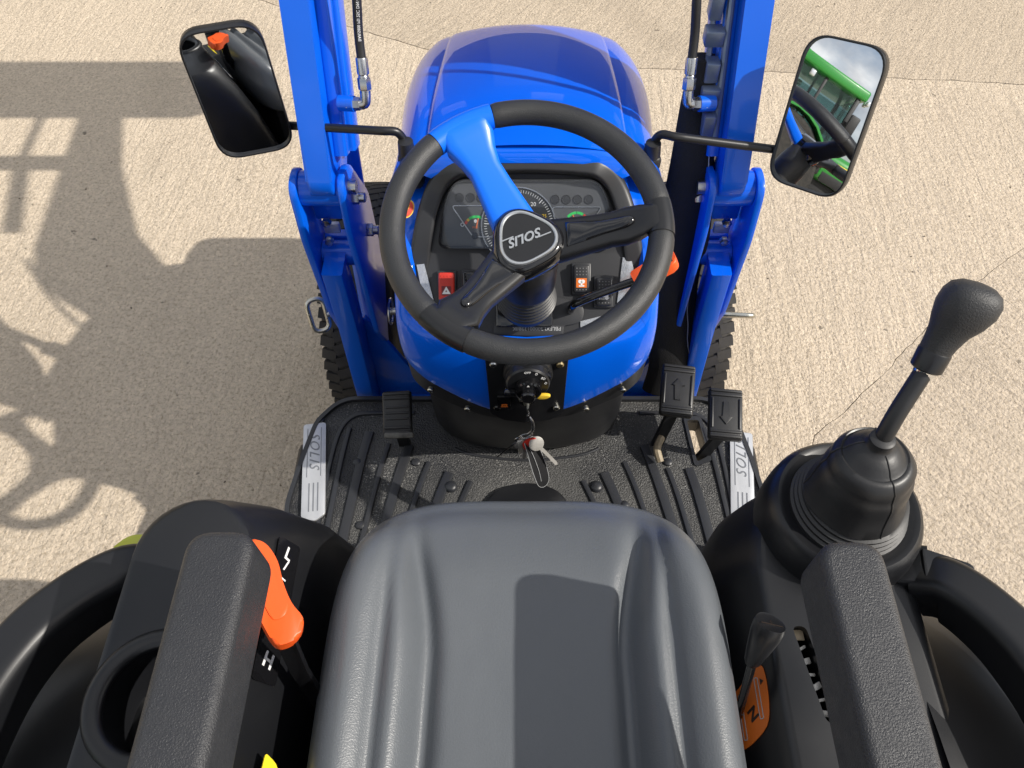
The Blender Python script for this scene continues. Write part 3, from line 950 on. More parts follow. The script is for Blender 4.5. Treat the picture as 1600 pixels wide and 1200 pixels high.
for u, v, m_ in ((-.054, .088, 'steel'), (.054, .088, 'brass'), (-.051, -.020, 'gloss_black'), (.051, -.020, 'zinc')):
    fr = KP.at(u, v)
    g = G(); g.lathe([(.0062, .0045), (.0062, .0068), (.0045, .0085), (0, .0088)], fr, 16); s_ = obj('screw', g, m_, kp)
g = G(); g.box((-.038, .000, .007), (.024, .032, .010), KP, bev=.002); obj('small_rocker', g, 'gloss_black', kp)
ri = KP.at(-.038, -.006)
g = G(); g.box((0, .002, .0122), (.009, .003, .0006), ri); g.box((0, -.003, .0122), (.012, .002, .0006), ri); g.box((-.004, -.0005, .0122), (.002, .006, .0006), ri); g.box((.004, -.0005, .0122), (.002, .006, .0006), ri); obj('small_rocker_icon', g, 'orange_decal', kp)
# rotary light switch in front of the ignition barrel
ks = KP.at(.002, .072)
g = G(); g.lathe([(.040, .004), (.0405, .012), (.039, .017), (.036, .019), (.0355, .032), (.033, .035), (0, .035)], ks, 40); sw = obj('light_switch', g, 'gloss_black', T, sharp=30)
sw.data.materials[0] = M['black_plastic']
g = G()
g.lathe([(.022, .035), (.022, .046), (.019, .048), (0, .048)], ks.at(0, -.004), 28)
g.lathe([(.012, .048), (.012, .058), (.010, .060), (0, .060)], ks.at(0, -.006), 20)
g.box((-.028, -.013, .037), (.020, .012, .016), ks, bev=.003); g.box((.032, .010, .024), (.008, .014, .016), ks, bev=.002)
obj('switch_knob', g, 'gloss_black', sw)
g = G()
for t_, a in (('OFF', 92), ('⊃D', 62), ('ED', 32), ('D', 8)):
    t_ = t_.replace('⊃', '')
    g.text(t_, ks.at(.0285 * math.cos(R(a)), .0285 * math.sin(R(a)), 0, R(a - 90) * .4), .0062, w=.035)
g.prism([(-.002, .010), (.002, .010), (0, .0135)], ks, .048, .0486)
obj('switch_print', g, 'white_print', sw)
g = G(); g.prism(cat([(.012, -.016), (.026, -.013), (.036, -.016), (.030, -.022), (.018, -.023)], 4, True), ks, .040, .046, bev=.001); obj('switch_pointer', g, 'yellow_print', sw)
ki = KP.at(.000, .020)
g = G(); g.lathe([(.017, .004), (.017, .012), (.013, .014), (.013, .024), (0, .024)], ki, 24); ign = obj('ignition_barrel', g, 'gloss_black', T)
g = G(); g.prism(circ(.0115, 6), ki, .014, .022, bev=.001); obj('barrel_nut', g, 'brass', ign)
g = G(); g.lathe([(.006, .022), (.006, .030), (0, .030)], ki, 16); g.box((-.010, .008, .026), (.006, .006, .01), ki, bev=.001); obj('barrel_face', g, 'zinc', ign)

# ---- pedals
def pedal(c, size, tilt, yaw, name_arrow, m_='black_rubber', foot=None):
    ex = Vector((math.cos(R(yaw)), math.sin(R(yaw)), 0)); ey0 = Vector((-math.sin(R(yaw)), math.cos(R(yaw)), 0))
    ey = ey0 * math.cos(R(tilt)) + Vector((0, 0, 1)) * math.sin(R(tilt))
    f = Fr(c, ex, ey)
    w, h = size
    g = G(); g.box((0, 0, 0), (w, h, .020), f, bev=.006, seg=3)
    p = obj('pedal', g, m_, T)
    g = G()
    for v in (h * .5 - .006, h * .5 - .0155, -h * .5 + .006, -h * .5 + .0155):
        g.box((0, v, .0102), (w * .93, .0062, .006), f, bev=.0022)
    if name_arrow:
        for u in (-w * .40, w * .40):
            g.box((u, 0, .0102), (.0045, h * .60, .005), f, bev=.002)
    else:
        for v in (-.012, 0, .012):
            g.box((0, v, .0102), (w * .80, .005, .004), f, bev=.0015)
    obj('pedal_ribs', g, m_, p)
    if name_arrow:
        s_ = name_arrow
        g = G(); g.prism([(a, b * s_) for a, b in ((-.006, -.024), (.006, -.024), (.006, .008), (.0135, .008), (0, .024), (-.0135, .008), (-.006, .008))][::int(s_)], f, .009, .0128, bev=.0008); obj('arrow', g, m_, p)
    foot = foot or (c[0] - .01, c[1] - .03, .45)
    g = G(); g.sweep([f.p(0, -.01, -.012), f.p(0, -.03, -.03), Vector(foot)], [(-.012, -.005), (.012, -.005), (.012, .005), (-.012, .005)], up=(0, 1, .2)); obj('pedal_arm', g, 'console_plastic', p)
    return p
pedal((.309, .893, .60), (.068, .112), 14, -8, 1, foot=(.275, .84, .44))
pedal((.400, .838, .595), (.068, .108), 14, -6, -1, foot=(.372, .82, .44))
pc = pedal((-.268, .864, .560), (.060, .092), 28, 3, 0, 'black_rubber', foot=(-.26, .84, .44))
g = G(); g.box((0, 0, 0), (.060, .012, .02), Fr((-.262, .818, .548), (1, .03, 0), (0, .85, .5)), bev=.004, seg=2); obj('worn_pedal_edge', g, 'worn_rubber', pc)
g = G(); g.tube(cat([(.286, .842, .50), (.274, .815, .50), (.280, .79, .487)], 4), .008, 8); obj('pedal_hook', g, 'tan_finish', T)

# ---- floor pan and body under the seat
g = G(); g.prism(rpoly([(-.46, .20), (.46, .20), (.494, .70), (.462, .905), (.415, .963, .04), (-.415, .963, .04), (-.462, .905), (-.494, .70)], .02, 4), XY, .425, .458, bev=.004)
fp = obj('floor_pan', g, 'console_plastic', T)
boolean(fp, G().prism(rpoly([(.352, .905), (.378, .905), (.388, .815), (.362, .80)], .006, 3), XY, .40, .52))
g = G(); g.box((0, .10, .62), (.44, .62, .42), bev=.03); g.box((0, -.15, .5), (.6, .5, .5), bev=.03); g.box((0, .3, .30), (.3, 1.2, .22), bev=.03)
obj('transmission_housing', g, 'dark_void', T)
for s_ in (-1, 1):
    g = G(); g.box((s_ * .475, .80, .43), (.05, .13, .05), bev=.02, seg=3); obj('step_bracket', g, 'black_plastic', T)

# ---- seat
def seat_half(y):
    t = min(.9999, max(0, y / .497))
    return .262 * (1 - t ** 4) ** .25
out = []
n = 180
for i in range(n):
    a = 2 * math.pi * i / n
    c_, s_ = math.cos(a), math.sin(a)
    e = .5 if s_ > 0 else .42
    x = .252 * math.copysign(abs(c_) ** (e if s_ > 0 else .36), c_)
    y = .20 + (.293 if s_ > 0 else .25) * math.copysign(abs(s_) ** (e if s_ > 0 else .36), s_)
    out.append((x, y))
def seat_h(x, y):
    ax = abs(x)
    gx = .122 + .030 * smooth(.26, .47, y) + .006 * smooth(.18, .02, y)
    fade = 1 - smooth(.40, .485, y) * .85
    h = -.010 * math.cos(min(1, ax / .11) * math.pi / 2) * .4
    h += .027 * smooth(gx - .006, gx + .040, ax) * fade
    h -= .015 * math.exp(-((ax - gx) / .0145) ** 2) * (1 - .95 * smooth(.36, .475, y))
    h += .016 * smooth(.172, .216, ax) * fade * (1 - .5 * smooth(.3, .45, y))
    h -= .008 * math.exp(-((ax - .176) / .009) ** 2) * fade
    h += .0012 * mnoise.noise(Vector((x * 14, y * 9, 2.0))) + .0005 * mnoise.noise(Vector((x * 40, y * 24, 5.0)))
    h -= .018 * smooth(.36, .50, y) + .006 * smooth(.2, .0, y) * 0
    return h
SK = 1.046
g = G(); rings = []
for k_ in range(1, 47):
    s_ = k_ / 46
    drop = .034 * max(0, (s_ - .80) / .20) ** 2.4
    ring = []
    for x, y in out:
        X, Y = x * s_, .20 + (y - .20) * s_
        ring.append((X * SK, Y * SK, .900 + seat_h(X, Y) * (1 - smooth(.93, 1.0, s_) * .6) - drop))
    rings.append(ring)
for dz, sc_ in ((.012, 1.012), (.030, 1.016), (.055, 1.010), (.085, .99), (.10, .96)):
    rings.append([(x * sc_ * SK, (.20 + (y - .20) * sc_) * SK, .900 - .034 + seat_h(x, y) * .4 * (1 - dz / .1) - dz) for x, y in out])
g.loft(rings)
seat = obj('seat', g, 'seat_vinyl', T, sharp=80)
g = G()
bk = lambda z: -.16 * (z - .95) / .55
rings = []
for z, hw_, th in ((.955, .20, .07), (.99, .232, .09), (1.10, .242, .095), (1.25, .235, .09), (1.34, .20, .08), (1.38, .13, .05)):
    sec = rpoly([(-hw_, -th, .03), (hw_, -th, .03), (hw_, .0, .04), (hw_ * .5, -.016), (-hw_ * .5, -.016), (-hw_, .0, .04)], .03, 5)
    rings.append([(x, .045 + bk(z) + y, z) for x, y in sec])
g.loft(rings); obj('backrest', g, 'seat_vinyl', seat, sharp=60)
for s_ in (-1, 1):
    x0, x1 = (.294, .3605) if s_ > 0 else (.2765, .3470)
    xc, hw_ = (x0 + x1) / 2 * s_, (x1 - x0) / 2
    yf = .318 if s_ > 0 else .329
    poly = rpoly([(xc - hw_, -.16, .02), (xc + hw_, -.16, .02), (xc + hw_, yf, .026), (xc - hw_, yf, .026)], .02, 8)
    g = G(); g.pillow(poly, XY, 1.092, 1.172, .011, 5)
    ar = obj('armrest', g, 'armrest_foam', T, sharp=45)
    poly = [(-.16, 1.096), (.10, 1.096), (.24, 1.096), (.20, 1.09), (.05, 1.05), (-.10, .98), (-.16, .98)]
    g = G(); g.prism(rpoly(poly, .02, 4), YZ(xc), -.022, .022, bev=.006); obj('armrest_bracket', g, 'console_plastic', ar)

# ---- consoles beside the seat
def console(sg, spec, cap_r=.01):
    """spec: list of rings (z, outline)"""
    g = G(); g.loft([[(sg * x, y, z) for x, y in o_] for z, o_ in spec])
    return g
def left_out(xi, xo, yf, e=2.0):
    # plan outline of the left console with a rounded nose, mirrored x; e squares the nose off
    r = (xo - xi) / 2
    ry = .078
    cx, cy = xi + r, yf - ry
    nose = []
    for i in range(17):
        t = math.pi - math.pi * i / 16
        c_, s_ = math.cos(t), math.sin(t)
        nose.append((cx + r * math.copysign(abs(c_) ** (2 / e), c_), cy + ry * abs(s_) ** (2 / e)))
    return [(xi, -.20)] + [(xi, -.20 + (cy + .20) * i / 6) for i in range(1, 6)] + nose + [(xo, -.20 + (cy + .20) * i / 6) for i in range(5, -1, -1)]
spec = [(.44, left_out(.262, .55, .525, 5)), (.66, left_out(.262, .55, .525, 5)), (.80, left_out(.286, .535, .512, 4)), (.90, left_out(.318, .518, .490, 3)), (.955, left_out(.342, .507, .470, 2.3)), (.968, left_out(.348, .505, .464, 2.1)), (.977, left_out(.353, .500, .458, 2)), (.980, left_out(.361, .493, .450, 2))]
lc = obj('side_console', console(-1, spec), 'console_plastic', T, sharp=40)
cupc = (-.424, .208)
boolean(lc, G().lathe([(.062, .86), (.062, 1.1)], Fr((cupc[0], cupc[1], 0)), 48))
lc['label'] = 'left console with round cup holder'
g = G(); g.lathe([(.0615, .978), (.0615, .865), (.058, .86), (0, .86)], Fr((cupc[0], cupc[1], 0)), 48, cap=False)
obj('cup_well', g, 'console_plastic', lc, sharp=40)
g = G(); ring = [(cupc[0] + .069 * math.cos(2 * math.pi * i / 48), cupc[1] + .069 * math.sin(2 * math.pi * i / 48), .977) for i in range(48)]
g.sweep(ring, [(.012 * math.cos(2 * math.pi * k_ / 12), .009 * math.sin(2 * math.pi * k_ / 12)) for k_ in range(12)], closed=True)
obj('cup_rim', g, 'console_plastic', lc, sharp=60)
# range letters on the inner flank
sl = Fr((-.337, .34, .935), (.37, 0, -.93), (0, 1, 0))
sl = Fr((-.3300, .34, .930), (.044, 0, -.10), (0, 1, 0))
g = G(); g.prism(rpoly([(-.008, -.10), (.036, -.10), (.036, .085), (-.008, .085)], .006, 4), sl, .0012, .0022); rp = obj('range_plate', g, 'gloss_black', lc)
for t_, v, sz in (('L', .066, .024), ('/', .050, .020), ('–', .032, .014), ('A', .008, .024), ('–', -.035, .014), ('H', -.074, .026)):
    g = G(); g.text(t_, sl.at(.014, v, 0, R(-12)), sz, w=.0022, bold=.0006); obj('range_letter', g, 'white_print', rp)
# orange range lever
lf = Fr((-.306, .320, 1.008), (.96, .10, -.25), (-.05, .99, .02))
lev = cat([(-.030, .066), (-.020, .070), (-.008, .062), (.004, .040), (.012, .010), (.022, -.016), (.034, -.034), (.036, -.046), (.030, -.062), (.016, -.070), (.006, -.066), (-.010, -.036), (-.030, -.004), (-.034, .010)], 4, True)
lev = [(a * 1.08 + .002, b * .90) for a, b in lev]
g = G(); g.prism(lev[::-1], lf, -.011, .011, bev=.004, seg=3)
rl = obj('range_lever', g, 'orange_plastic', T, sharp=50)
lev2 = [(.0 + (a - .0) * .55, .004 + (b - .004) * .58) for a, b in lev]
g = G(); g.prism(lev2[::-1], lf, .0105, .0125, bev=.001); obj('lever_inset', g, 'orange_plastic', rl)
g = G(); g.sweep([lf.p(.022, -.052, -.008), lf.p(.04, -.07, -.08), (-.235, .19, .80)], rpoly([(-.012, -.004), (.012, -.004), (.012, .004), (-.012, .004)], .002, 2), up=(0, 1, 0)); obj('lever_arm', g, 'gloss_black', rl)
g = G(); g.box((-.290, .278, .905), (.03, .05, .01), bev=.002)
g = G(); g.prism([(-.008, 0), (.012, 0), (.010, .05), (-.010, .05)], Fr((-.318, .10, .86), (.4, 0, -1), (0, 1, 0)), 0, .001)
g = G(); g.prism(rpoly([(-.018, 0), (.012, 0), (.012, .052, .016), (-.012, .064)], .004, 4), Fr((-.300, .098, .905), (.55, 0, -.83), (0, 1, 0)), 0, .0015); yd = obj('warning_sticker', g, 'yellow_decal', lc)
g = G(); g.text('AC', Fr((-.299, .125, .907), (.55, 0, -.83), (0, 1, 0)), .014, w=.0017); obj('warning_print', g, 'dark_print', yd)

# right console with the round joystick pedestal
def right_out(xi, d=0.0, yo=0.0):
    pts = [(xi, -.20), (xi, .10), (xi, .30), (xi + .004, .42), (xi + .028, .49), (xi + .075, .545 - d * .5 + yo), (.44, .585 - d + yo), (.515 - d * .5, .568 - d + yo), (.545 - d, .515 - d * .5), (.552 - d, .44), (.552 - d, .20), (.552 - d, -.20)]
    return cat(pts, 5)
spec = [(.44, right_out(.250)), (.66, right_out(.252)), (.76, right_out(.258, .004)), (.80, right_out(.272, .006)), (.865, right_out(.309, .016)), (.880, right_out(.317, .024)), (.885, right_out(.323, .032)), (.886, right_out(.330, .04))]
rc = obj('side_console', console(1, spec), 'console_plastic', T, sharp=40)
rc['label'] = 'right console carrying the joystick'
slot = rpoly([(.350, .320, .009), (.368, .320, .009), (.388, .20, .009), (.370, .20, .009)], .006, 5)
boolean(rc, G().prism(slot, XY, .70, 1.0))
g = G(); g.box((.360, .312, .872), (.016, .014, .003), Fr((0, 0, 0)), bev=.001); obj('slot_light_plate', g, 'tan_finish', rc)  # tan plate stands in for lit ground seen through the slot
for i in range(6):
    g = G(); g.box((0, 0, 0), (.012, .004 + .004 * (i % 2), .003), Fr((.363 + i * .0034, .296 - i * .016, .868 - .003 * (i % 3)), (1, .5 - .3 * (i % 3), .1), (0, 1, .3)), bev=.0008); obj('slot_light_links', g, 'key_metal', rc)  # metal links added as bright bits for ground light inside the slot
JC = (.442, .470)
jf = Fr((JC[0], JC[1], .87))
def roundish(r, h, dx=0, dy=0, e=1.0):
    return [(JC[0] + dx + r * e * math.cos(2 * math.pi * i / 48), JC[1] + dy + r * math.sin(2 * math.pi * i / 48), h) for i in range(48)]
g = G(); g.loft([roundish(.112, .868), roundish(.110, .90), roundish(.106, .925), roundish(.100, .938), roundish(.095, .942), roundish(.088, .941), roundish(.083, .937), roundish(.02, .936)])
jp = obj('joystick_pedestal', g, 'console_plastic', T, sharp=40)
g = G(); g.prism(rpoly([(.54, .42), (.605, .395, .01), (.60, .375, .008), (.53, .36)], .006, 4), XY, .875, .912, bev=.006); obj('pedestal_lug', g, 'console_plastic', jp)
rings = [roundish(.080, .936)]
z = .938
for i in range(4):
    r = .079 - i * .0028
    rings += [roundish(r, z, .001 * i, .001 * i), roundish(r, z + .004, .001 * i, .001 * i), roundish(r - .005, z + .006, .001 * i, .001 * i)]
    z += .0068
for r, h, dx, dy in ((.066, .967, .003, .003), (.0615, .985, .006, .005), (.0590, 1.010, .010, .008), (.0575, 1.022, .011, .009), (.0550, 1.029, .012, .010), (.0535, 1.032, .013, .011), (.0525, 1.038, .014, .012), (.0500, 1.048, .015, .013), (.0445, 1.056, .018, .016), (.0405, 1.059, .020, .019), (.0380, 1.058, .020, .020), (.0355, 1.060, .021, .021), (.031, 1.066, .022, .023), (.022, 1.073, .024, .026), (.0165, 1.076, .024, .027), (.0150, 1.080, .025, .028), (.0150, 1.090, .025, .028), (.012, 1.092, .025, .028)):
    rings.append([(x + (.004 * math.cos(4 * math.atan2(y - JC[1], x - JC[0])) * smooth(.045, .060, r)) * math.copysign(1, x - JC[0]) * .6, y, z_) for x, y, z_ in roundish(r, h, -dx * .2, dy * .55, 1.0 if r > .05 else 1.05)])
g = G(); g.loft(rings); boot = obj('joystick_boot', g, 'black_rubber', T, sharp=50)
for ia in (38, 10, 22):
    g = G(); g.tube([Vector(r_[ia]) + (Vector(r_[ia]) - Vector((JC[0], JC[1], r_[ia][2]))).normalized() * .0002 for r_ in rings[13:-3]], .0011, 6); obj('boot_seam', g, 'black_rubber', boot)
rod = cat([(.437, .485, 1.05), (.439, .489, 1.088), (.448, .504, 1.118), (.463, .524, 1.142), (.477, .542, 1.160)], 6)
g = G(); g.tube(rod, .0112, 18); joy = obj('joystick', g, 'gloss_black', T)
joy.data.materials[0] = M['black_rubber']
d = (Vector(rod[-1]) - Vector(rod[-7])).normalized()
kf = Fr(rod[-1], (1, 0, 0), Vector((0, 0, 1)).cross(d) if False else (0, -d.z, d.y))
kax = Vector((.024, .046, .085)).normalized()
ex = Vector((1, -.35, -.1)); ex = (ex - kax * ex.dot(kax)).normalized(); ey = kax.cross(ex)
def kring(h, rx, ry, ox=0, oy=0, e=2.4):
    q = []
    for i in range(28):
        a = 2 * math.pi * i / 28
        c_, s_ = math.cos(a), math.sin(a)
        q.append(Vector(rod[-1]) + kax * h + ex * (ox + rx * math.copysign(abs(c_) ** (2 / e), c_)) + ey * (oy + ry * math.copysign(abs(s_) ** (2 / e), s_)))
    return q
g = G(); g.loft([kring(-.012, .0105, .0105), kring(-.006, .013, .013), kring(.004, .013, .013)]); obj('joystick_ferrule', g, 'chrome', joy)
g = G(); g.loft([kring(-.002, .0165, .0165, e=2), kring(.000, .0190, .0190, e=2), kring(.022, .0195, .0195, e=2), kring(.024, .0185, .0185, e=2)]); obj('joystick_collar', g, 'black_plastic', joy)
g = G(); g.loft([kring(.024, .0185, .0185, e=2), kring(.035, .0192, .0190, .001), kring(.050, .0225, .0215, .003), kring(.064, .0290, .0265, .006), kring(.080, .0335, .0300, .008), kring(.094, .0330, .0300, .009), kring(.104, .0280, .0260, .009), kring(.1095, .0190, .0180, .009), kring(.1115, .008, .008, .009), kring(.112, .002, .002, .009)])
obj('joystick_knob', g, 'leather_grain', joy, sharp=70)
# small gear lever and its orange decal
g = G(); g.tube(cat([(.278, .215, .80), (.279, .238, .86), (.284, .270, .915)], 4), .0058, 12); gl = obj('gear_lever', g, 'gloss_black', T)
gx = Vector((.26, .52, .78)).normalized()
gf = Fr((.283, .268, .912), (1, 0, -.28), (0, 1, -.4))
g = G(); g.lathe([(.007, -.006), (.0105, 0), (.0145, .018), (.0190, .042), (.0198, .055), (.0185, .0610), (.0172, .0603), (0, .0612)], Fr((.283, .268, .912), Vector((1, 0, 0)) - gx * gx.x, Vector((0, 1, 0)) - gx * gx.y), 24); obj('gear_knob', g, 'black_plastic', gl, sharp=40)
kt = Fr(Vector((.283, .268, .912)) + gx * .0613, Vector((1, 0, 0)) - gx * gx.x, Vector((0, 1, 0)) - gx * gx.y)
g = G(); g.ribbon([(-.0140, -.004), (.0140, -.004)], kt, .0008, -.0002, .0006); g.text('I', kt.at(0, 0), .010); obj('knob_mark', g, 'dark_print', gl)
rs_ = Fr((.2860, .200, .817), (-.030, 0, -.10), (0, 1, 0))
rs_ = Fr((.2925, .232, .836), (.037, 0, .065), (0, 1, 0))
g = G(); g.prism(cat([(-.030, .012), (-.014, .024), (.012, .038), (.030, .044), (.036, .030), (.034, -.006), (.024, -.030), (-.006, -.046), (-.026, -.050), (-.034, -.040)], 3, True)[::-1], rs_, .001, .002); gd = obj('gear_decal', g, 'orange_decal', rc)
g = G(); g.text('N', rs_.at(.004, -.012, 0, R(-65)), .022, w=.0022, bold=.0006); obj('decal_letter', g, 'dark_print', gd)
for q in ([(.026, .028), (.032, .024), (.026, .020)], [(-.020, -.014), (-.026, -.020), (-.020, -.026)]):
    g = G(); g.prism(q, rs_, .0022, .0026); obj('decal_arrow', g, 'dark_print', gd)
g = G(); g.ribbon(rpoly([(.016, .030), (.022, .030), (.022, -.020), (.016, -.020)], .002, 3), rs_, .0012, .0022, .0026, closed=True); obj('decal_outline', g, 'grey_print', gd)
g = G(); g.ribbon(rpoly([(-.018, .004), (-.012, .004), (-.012, -.040), (-.018, -.040)], .002, 3), rs_, .0012, .0022, .0026, closed=True); g.arc(rs_, (-.015, .012), .002, .0034, 0, 359, .0022, .0026, 12); obj('decal_outline', g, 'grey_print', gd)

# ---- rear mudguards with grab rails, rear wheels
for s_ in (-1, 1):
    xi = .50 if s_ < 0 else .53
    g = G()
    prof = cat([(.43, .58), (.425, .68), (.40, .77), (.35, .83), (.27, .872), (.15, .895), (.0, .90), (-.2, .895)], 4)
    rows = [[(s_ * x, y - (.05 * ((x - xi) / .2) ** 2), z - .03 * ((x - xi) / .2) ** 3 - .02 * math.sin((x - xi + .02) / .22 * math.pi)) for x in [xi - .03 + (.70 - xi + .03) * i / 14 for i in range(15)]] for y, z in prof]
    g.loft(rows, closed=False)
    fd = obj('mudguard', g, 'console_plastic', T, sharp=40)
    rail = [(.510, .400, .895), (.545, .386, .918), (.592, .342, .932), (.626, .285, .945), (.646, .20, .955), (.652, .05, .96), (.65, -.15, .96)] if s_ < 0 else [(.535, .392, .885), (.562, .374, .910), (.592, .333, .928), (.618, .275, .942), (.636, .19, .955), (.645, .05, .96), (.645, -.15, .96)]
    rail = [(s_ * x, y, z) for x, y, z in cat(rail, 6)]
    g = G(); g.sweep(rail, rpoly([(-.034, -.06, .01), (.032, -.06, .01), (.032, .006, .012), (.022, .016, .010), (-.022, .016, .010), (-.034, .004, .012)], .01, 4))
    obj('grab_rail', g, 'console_plastic', fd, sharp=45)
    g = G(); g.sweep([(s_ * (xi - .015), .405, .875), (s_ * (xi + .02), .395, .89)], rpoly([(-.03, -.03), (.03, -.03), (.03, .02), (-.03, .02)], .008, 3)); obj('rail_foot', g, 'console_plastic', fd)
g = G(); g.box((-.540, .428, .862), (.066, .03, .036), bev=.008, seg=3); lp = obj('indicator_lamp', g, 'gloss_black', T)
g = G(); g.prism(rpoly([(-.038, -.010, .004), (.038, -.004, .004), (.034, .012, .01), (-.02, .010, .01)], .004, 4), Fr((-.545, .440, .880)), -.012, .004, bev=.003); obj('lamp_lens', g, 'lime_lamp', lp)

def wheel_obj(name, x, y, r, w, tread_n, rim_r):
    ax = Fr((x, y, r), (0, 1, 0), (0, 0, 1))
    h = w / 2
    g = G(); g.lathe([(rim_r, -h * .8), (rim_r + .02, -h * .92), (r * .8, -h), (r * .93, -h * .94), (r * .975, -h * .75), (r * .985, -h * .4), (r * .988, 0), (r * .985, h * .4), (r * .975, h * .75), (r * .93, h * .94), (r * .8, h), (rim_r + .02, h * .92), (rim_r, h * .8)], ax, 64)
    t_ = obj(name, g, 'tyre_rubber', T, sharp=50)
    g = G()
    for i in range(tread_n):
        for k_, (off_, ww, ang) in enumerate(((-.76, .36, 10), (-.38, .36, -22), (0, .36, 22), (.38, .36, -22), (.76, .36, -10))):
            a = 2 * math.pi * (i + (k_ % 2) * .5) / tread_n
            rr = r * (.985 if abs(off_) < .6 else .972)
            c_ = Vector((x + off_ * h, y + rr * math.cos(a), r + rr * math.sin(a)))
            n_ = Vector((0 if abs(off_) < .6 else off_ * .22, math.cos(a), math.sin(a))).normalized()
            tg = Vector((0, -math.sin(a), math.cos(a)))
            ex_ = (Vector((1, 0, 0)) * math.cos(R(ang)) + tg * math.sin(R(ang)))
            f_ = Fr(c_, ex_ - n_ * ex_.dot(n_), n_.cross(ex_))
            L_ = 2 * math.pi * r / tread_n
            g.prism([(-ww * h * .60, -L_ * .36), (ww * h * .60, -L_ * .36), (ww * h * .60, L_ * .36), (-ww * h * .60, L_ * .36)], f_, -.006, .0045)
    obj('tread', g, 'tyre_rubber', t_, sharp=30)
    g = G(); g.lathe([(0, -h * .3), (rim_r * .6, -h * .3), (rim_r * .8, -h * .5), (rim_r, -h * .82), (rim_r, h * .82), (rim_r * .8, h * .5), (rim_r * .6, h * .3), (0, h * .3)], ax, 32); obj('rim', g, 'far_light', t_)
    return t_
for s_ in (-1, 1):
    wheel_obj('front_wheel', s_ * .408, 1.385, .315, .160, 58, .17)
    wheel_obj('rear_wheel', s_ * .64, -.14, .41, .24, 30, .26)
g = G(); g.box((0, 1.385, .34), (.80, .10, .10), bev=.02); obj('front_axle', g, 'dark_void', T)

# ---- mirrors
def mirror(sg, corners, n_dir, arm, clampp):
    """corners: centre, half sizes along two in-plane axes"""
    c, up, hw_, hh_ = corners
    n_ = Vector(n_dir).normalized()
    up = Vector(up); up = (up - n_ * up.dot(n_)).normalized()
    f = Fr(c, up.cross(n_), up)
    sec = rpoly([(-hw_, -hh_, .036), (hw_, -hh_, .036), (hw_, hh_, .036), (-hw_, hh_, .036)], .03, 8)
    sec = dense(sec, .008)
    rings = []
    for k_, w_ in ((.70, -.030), (.90, -.024), (.98, -.012), (1.0, .0), (1.005, .006), (.992, .0095), (.955, .0095), (.948, -.001)):
        rings.append([f.p(a * k_ if k_ < .93 else a - math.copysign(hw_ * 0, a) * 0 + a * (k_ - 1), b * k_ if k_ < .93 else b + b * (k_ - 1) * hw_ / hh_, w_) for a, b in sec])
    g = G(); g.loft(rings)
    mo = obj('mirror', g, 'black_plastic', T, sharp=45)
    g = G(); rad = 2.2
    rr = []
    for k_ in [1 - i / 14 for i in range(14)] + [.01]:
        rr.append([f.p(a * .953 * k_, b * .972 * k_, .0072 - ((a * k_) ** 2 + (b * k_) ** 2) / (2 * rad)) for a, b in sec])
    g.loft(rr, cap=False)
    g.add(rr[-1], [tuple(range(len(sec)))])
    obj('mirror_glass', g, 'mirror_glass', mo, sharp=80)
    end = f.p(-sg * (hw_ - .004), -hh_ * (.60 if sg > 0 else .72), -.010)
    bend = cat(arm[:4], 6)
    b0_ = Vector(bend[-1])
    arm = bend + [tuple(b0_.lerp(end, k_)) for k_ in (.1, .3, .6, 1.0)]
    g = G(); g.tube(arm, .0068, 14); obj('mirror_arm', g, 'black_plastic', mo)
    g = G(); q = Vector(clampp); g.box((0, 0, 0), (.026, .045, .03), Fr(q, (1, .2 * sg, 0), (-.2 * sg, 1, .1)), bev=.009, seg=3); g.lathe([(.012, -.02), (.014, .0), (.012, .022), (0, .024)], Fr(q + Vector((sg * .0, -.008, .012))), 16); obj('mirror_clamp', g, 'black_rubber', mo)
    return f
mirror(1, ((.447, .983, 1.188), (.45, .67, .64), .0620, .1090), (-.60, -.59, .33),
       [(.196, 1.006, 1.105), (.199, 1.003, 1.128), (.208, 1.000, 1.146), (.226, .990, 1.150), (.290, .953, 1.158), (.372, .905, 1.165)], (.198, 1.004, 1.100))
mirror(-1, ((-.442, 1.043, 1.190), (-.27, .88, .36), .0600, .1060), (.29, -.955, .035),
       [(-.190, 1.010, 1.105), (-.194, 1.010, 1.128), (-.203, 1.008, 1.145), (-.222, 1.004, 1.150), (-.290, .985, 1.152), (-.375, .968, 1.155)], (-.190, 1.008, 1.100))
g = G(); g.box((-.182, .985, 1.092), (.04, .06, .05), Fr((0, 0, 0)), bev=.016, seg=3); obj('cowl_vent', g, 'black_rubber', T)

